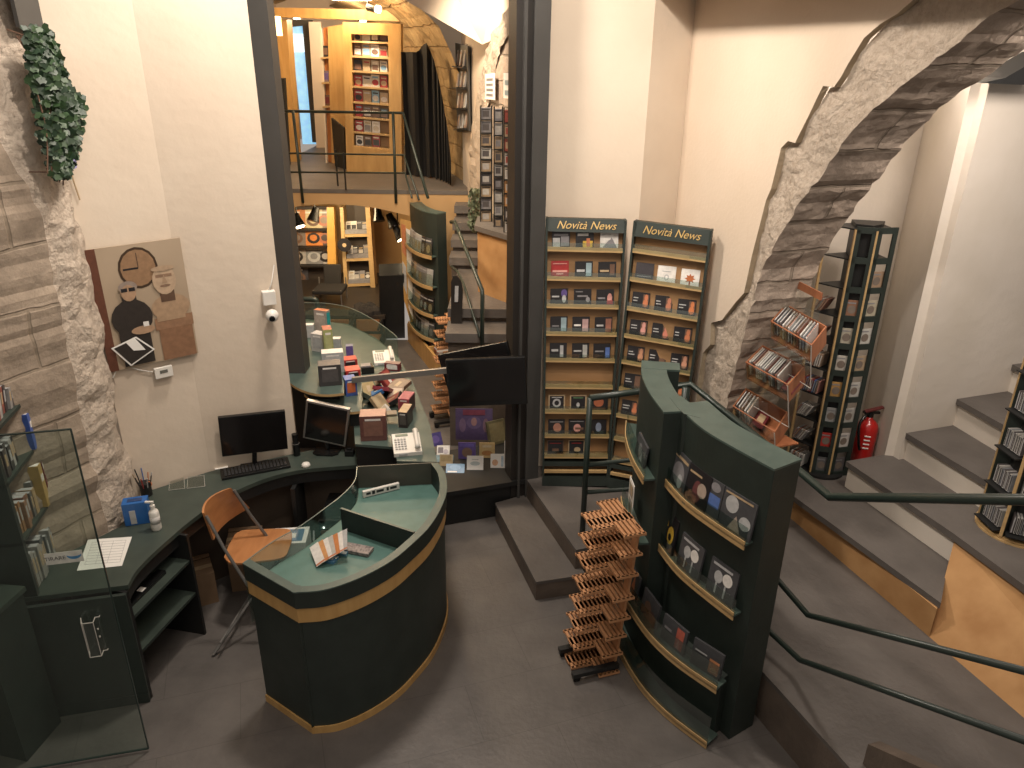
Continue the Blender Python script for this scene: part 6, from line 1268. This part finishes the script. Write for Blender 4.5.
part('side_panel', qbox(Quad(U(329, 340, 11.3), U(340, 340, 11.3), U(327, 207, 11.3), U(334, 207, 11.3)), 0, 1, 0, 1, -.1, .02, mat('lit_golden_wood', (.60, .33, .08), .4)), t)
ur = Quad(U(346, 310, 11.2), U(377, 308, 11.2), U(340, 207, 11.2), U(370, 207, 11.2))
t = thing('cd_shelf', 'pale wooden shelf unit of CDs in grey trays on the stage, right', 'shelf', tuple(ur.P(.5, 0)))
part('side_panel', qbox(ur, 0, .12, 0, 1, -.2, .03, WOODL), t); part('side_panel', qbox(ur, .85, 1, 0, 1, -.2, .03, WOODL), t); part('back_board', qbox(ur, .1, .87, 0, 1, -.2, -.17, mat('dark_brown_board', (.04, .028, .02), .6)), t)
for y in (236, 260.5, 286, 308): v = ur.v_of(0, y); part('shelf', qbox(ur, .1, .87, v-.015, v+.01, -.17, .03, WOODL), t); part('tray', qbox(ur, .13, .84, v+.012, v+.05, -.02, .02, GR), t)
covers_on(ur, [ur.v_of(0, y)+.03 for y in (236, 260.5, 286, 308)], (.22, .39, .57, .74), .09, .13, -.06, 'of the CD shelf under the gallery', 'CDs in the grey trays under the gallery', 'cd_case', palette=[('white', ink(.6, .58, .55)), ('pale', ink(.5, .46, .42)), ('grey', GR), ('black', K_), ('tan', TN)])
m = MB(); c = U(344.5, 245, 11.0); m.tube([c, c+Vector((0, -.01, 0))], .10, K_, 20); m.tube([c+Vector((0, -.011, 0)), c+Vector((0, -.013, 0))], .03, TN, 12); solo('vinyl_record', m, 'black vinyl record hung on the wooden upright under the gallery', 'record')
for k, (x, y, dx, lb) in enumerate(((297, 219, .3, 'black spotlight at the left end under the gallery edge'), (315, 213, -.2, 'black spotlight second from the left under the gallery edge'), (378, 213, .1, 'black spotlight above the CD shelf under the gallery edge'), (391, 219, .4, 'black spotlight second from the right under the gallery edge'), (398, 232, .5, 'lowest black spotlight at the right under the gallery edge'))):
    c = Yp(x, y, 10.25); t = thing('stage_spotlight', lb, 'spotlight', tuple(c), 0, 'spotlights under the gallery'); d_ = Vector((dx, -.3, -.8)).normalized()
    m = MB(); m.tube([c-d_*.07, c, c+d_*.11], [.045, .055, .085], BLACKG, 14); part('housing', m, t)
    m = MB(); m.tube([c, Vector((c.x, c.y, 1.92))], .01, BLACKG, 6); part('bracket', m, t)
    if k in (0, 4):
        m = MB(); m.tube([c+d_*.108, c+d_*.112], .07, GLOW, 14); part('bulb', m, t)
lamp('SPOT', 'stage_wall_spot', tuple(Yp(297, 219, 10.4)), 22, (1, .82, .55), .04, (-2.7, 11.5, 1.2), 100, .8)
t = thing('stage_chair', 'dark padded chair on grey legs standing on the low stage', 'chair', tuple(Zp(328, 305, .40)))
m = MB(); q = Quad(Yp(324, 287, 10.7), Yp(341, 287, 10.7), Yp(323, 264, 10.8), Yp(341, 264, 10.8)); m = qbox(q, 0, 1, .1, 1, -.04, 0, CHAIRG); part('backrest', m, t, bevel=.02)
c = Yp(330, 289, 10.45); m = MB(); m.obox(c, (.21, 0, 0), (0, .2, 0), (0, 0, .03), CHAIRG); part('seat', m, t, bevel=.02)
for sx, sy in ((-1, -1), (1, -1), (-1, 1), (1, 1)):
    m = MB(); m.tube([(c.x+sx*.19, c.y+sy*.18, .40), (c.x+sx*.19, c.y+sy*.18, c.z+(.03 if sy < 0 else .12))], .011, TUBE, 6); part('leg', m, t)
m = MB(); c = Zp(364, 312, .40)
for k in range(16): a = k*2.4; m.lathe(c+Vector((.03*k*.45*cos(a)*.9+.02, .012*k*sin(a), .0)), [(.09, 0), (.085, .04+.01*(k % 3)), (.03, .07+.01*(k % 4)), (.005, .08)], mat('dark_cloth', (.03, .025, .022), .95), 10)
solo('crumpled_jacket', m, 'dark crumpled cloth lying on the right end of the stage', 'cloth')
t = thing('black_cabinet', 'black cabinet with a white notice beside the stage', 'cabinet', tuple(Zp(392, 338, 0)))
m = MB(); q = Quad(Zp(380, 339, .0), Zp(405, 338, .0), Yp(379, 276, 9.75), Yp(404, 275, 9.75)); part('carcass', qbox(q, 0, 1, 0, 1, -.3, 0, BLACK), t); part('notice', qbox(q, .42, .78, .58, .70, .0, .004, PAPER), t, label='white notice sheet')
for k, (x, y) in enumerate(((340, 352), (370, 352))):
    c = Zp(x, y, 0); t = thing('armchair', f'dark-framed chair with an orange wooden back below the stage, {("left", "right")[k]} of two', 'chair', (c.x, c.y, 0), 0, 'chairs in front of the stage')
    m = MB(); m.box((c.x-.15, c.y-.02, .30), (c.x+.15, c.y+.02, .45), mat('brown_wood', (.22, .10, .04), .5)); part('backrest', m, t)
    m = MB(); m.box((c.x-.17, c.y-.38, .24), (c.x+.17, c.y-.03, .265), mat('brown_wood', (.22, .10, .04), .5)); part('seat', m, t)
    for sx in (-1, 1):
        m = MB(); m.tube([(c.x+sx*.18, c.y+.02, .02), (c.x+sx*.18, c.y+.02, .45), (c.x+sx*.18, c.y-.30, .42)], .015, BLACK, 6); part('arm', m, t)
        m = MB(); m.tube([(c.x+sx*.17, c.y-.36, .02), (c.x+sx*.17, c.y-.36, .24)], .014, BLACK, 6); part('leg', m, t)
m = MB(); m.tube(smoothc([Yp(270, 300, 8.2), Yp(310, 299, 8.2), Yp(317, 304, 8.2), Yp(318, 330, 8.2)], 14), .03, RAILM, 8); solo('curved_rail', m, 'short curved dark green rail end behind the counter', 'rail', smooth=True)
# second curved display, its low wooden browser and slatted rack
t = thing('display_stand', 'smaller dark green curved display stand by the gallery stairs, with pale wooden ledges', 'display stand', (-1.0, 9.4, 0))
xs0 = lambda px, y: Yp(px, 260, y).x
pD = smoothc([Vector((xs0(412, 9.75), 9.75, 0)), Vector((xs0(417, 9.45), 9.45, 0)), Vector((xs0(426, 9.2), 9.2, 0)), Vector((xs0(438, 9.05), 9.05, 0))], 20)
ZD2 = 1.93
m = MB(); curved_strip(m, pD, 0, -.15, 0, ZD2-.012, GREENF); part('body', m, t)
m = MB(); curved_strip(m, pD, .003, -.153, ZD2-.012, ZD2, GTOP); part('top', m, t)
DL = [(1.42, 0), (1.04, 1), (.68, 2), (.36, 3)]
for z, k in DL:
    seg = [on_path(pD, .02+.95*i/16)[0] for i in range(17)]; m = MB(); curved_strip(m, seg, 0, .085, z-.01, z, GTOP); curved_strip(m, seg, .079, .086, z-.03, z+.014, WOODL); p = part('ledge', m, t)
    gl = MB(); curved_strip(gl, seg, .07, .073, z, z+.16, GLASS); part('glass_front', gl, t, sub=p)
    for i in range(7):
        c, tg, n_ = on_path(seg, .08+.13*i); a = rg.choice([('grey', GR), ('black', K_), ('pale grey', LG), ('tan', TN), ('dark', DGR)]); b = rg.choice([LG, TN, GR])
        solo('cd_case', panel(MB(), c+n_*.035+UP*(z+.002), tg, (UP-n_*.12).normalized(), .115, .20, [(.2, .1, .8, .6, b, 'o'), (.1, .8, .9, .88, LG)], .01, a[1]), f'{a[0]} case, {ORD[i]} from far end, {ORD[k]} ledge of the smaller display', 'CD case', 'cases on the smaller curved display')
t = thing('low_cd_browser', 'low golden wooden CD browser running along the floor below the smaller display', 'CD browser', (-1.1, 9.0, 0))
w0, w1 = Zp(409, 341, 0), Zp(437, 377, 0); wd = (w1-w0).normalized(); wn2 = Vector((-wd.y, wd.x, 0)); wn2 = wn2 if wn2.x > 0 else -wn2
m = MB(); wl_ = (w1-w0).length; m.obox((w0+w1)/2+UP*.13, wd*wl_/2, wn2*.015, UP*.13, WOOD); part('front_board', m, t)
m = MB(); m.obox((w0+w1)/2+wn2*.14+UP*.03, wd*wl_/2, wn2*.13, UP*.02, WOOD); part('bottom', m, t)
m = MB(); m.obox((w0+w1)/2+wn2*.28+UP*.22, wd*wl_/2, wn2*.012, UP*.22, WOOD); part('back_board', m, t)
for k in range(5): m = MB(); m.obox(w0+wd*wl_*k/4+wn2*.14+UP*.15, wd*.012, wn2*.14, UP*.13, WOOD); part('divider', m, t)
for k in range(4):
    for i in range(7):
        a = rg.choice([('white', ink(.5, .48, .44)), ('black', K_), ('grey', GR), ('brown', BR), ('red', ink(.3, .08, .05))]); c = w0+wd*(wl_*(k+.1+.86*i/7)/4)+wn2*.14+UP*.17; m = MB(); m.obox(c, wd*.018, wn2*.085, (UP+wd*.2).normalized()*.1, a[1]); m.obox(c+UP*.1005, wd*.012, wn2*.08, UP*.0006, LG)
        solo('cd_case', m, f'{a[0]} case, {ORD[i]} from the far end of the {ORD[k]} browser section', 'CD case', 'CD cases in the low browser')
# light golden side board with posters
m = MB(); t = thing('poster_board', 'golden side board with pale bills pinned along its edge, left of the smaller display', 'board', tuple(Yp(404, 320, 9.8)))
bq = Quad(Yp(404, 300, 9.80), Yp(413, 330, 9.7), Yp(400, 219, 9.80), Yp(412, 222, 9.7)); part('board', qbox(bq, 0, 1, 0, 1, -.02, 0, WOOD), t)
for k, (u0, u1, v0, v1, mt) in enumerate(((.1, .45, .62, .95, ink(.5, .2, .1)), (.5, .95, .45, .92, W_), (.55, 1, .1, .44, PAPER), (.05, .4, .2, .5, LG))): part('bill', qbox(bq, u0, u1, v0, v1, .0, .004, mt), t, label=('orange bill', 'white printed bill', 'white lower bill', 'grey bill')[k])
sp2 = []
for k in range(8):
    y = (317, 330, 342, 356, 369, 381, 392, 405)[k]; sp2.append(PLp(434-.5*k, y, Vector((-.78, 7.6, 0)), Vector((.22, 7.6, 0))))
slat_rack('stepped slatted beech rack standing behind the televisions', sp2, D, 'slatted beech racks', .33, .27)
t = thing('sign_board', 'dark round-topped board with a white card beside the gallery stairs', 'sign', tuple(Yp(457, 345, 7.2)))
sq = [Yp(x, y, 7.15) for x, y in ((451, 345), (461, 345), (463, 290), (461, 281), (457, 276), (453, 276), (451, 282))]; m = MB(); m.slab(sq, .02, DKBRN); part('board', m, t)
m = MB(); m.slab([Yp(x, y, 7.135) for x, y in ((454.5, 302), (458, 302), (458.5, 286), (455, 286))], .003, LG); part('card', m, t, label='white card')
t = thing('stair_handrail', 'dark green handrail beside the stairs to the gallery', 'railing', tuple(Yp(482, 350, 6.6)))
m = MB(); m.tube([Yp(451, 222, 8.5), Yp(455, 222, 8.4), Yp(482, 290, 6.7), Yp(482.5, 296, 6.68), Yp(482, 352, 6.66)], .02, RAILM, 10); part('handrail', m, t, smooth=True)
m = MB(); m.tube([Yp(451, 266, 8.4), Yp(458, 272, 8.0), Yp(464, 285, 7.6), Yp(480, 337, 6.8)], .014, RAILM, 8); part('lower_rail', m, t, smooth=True)
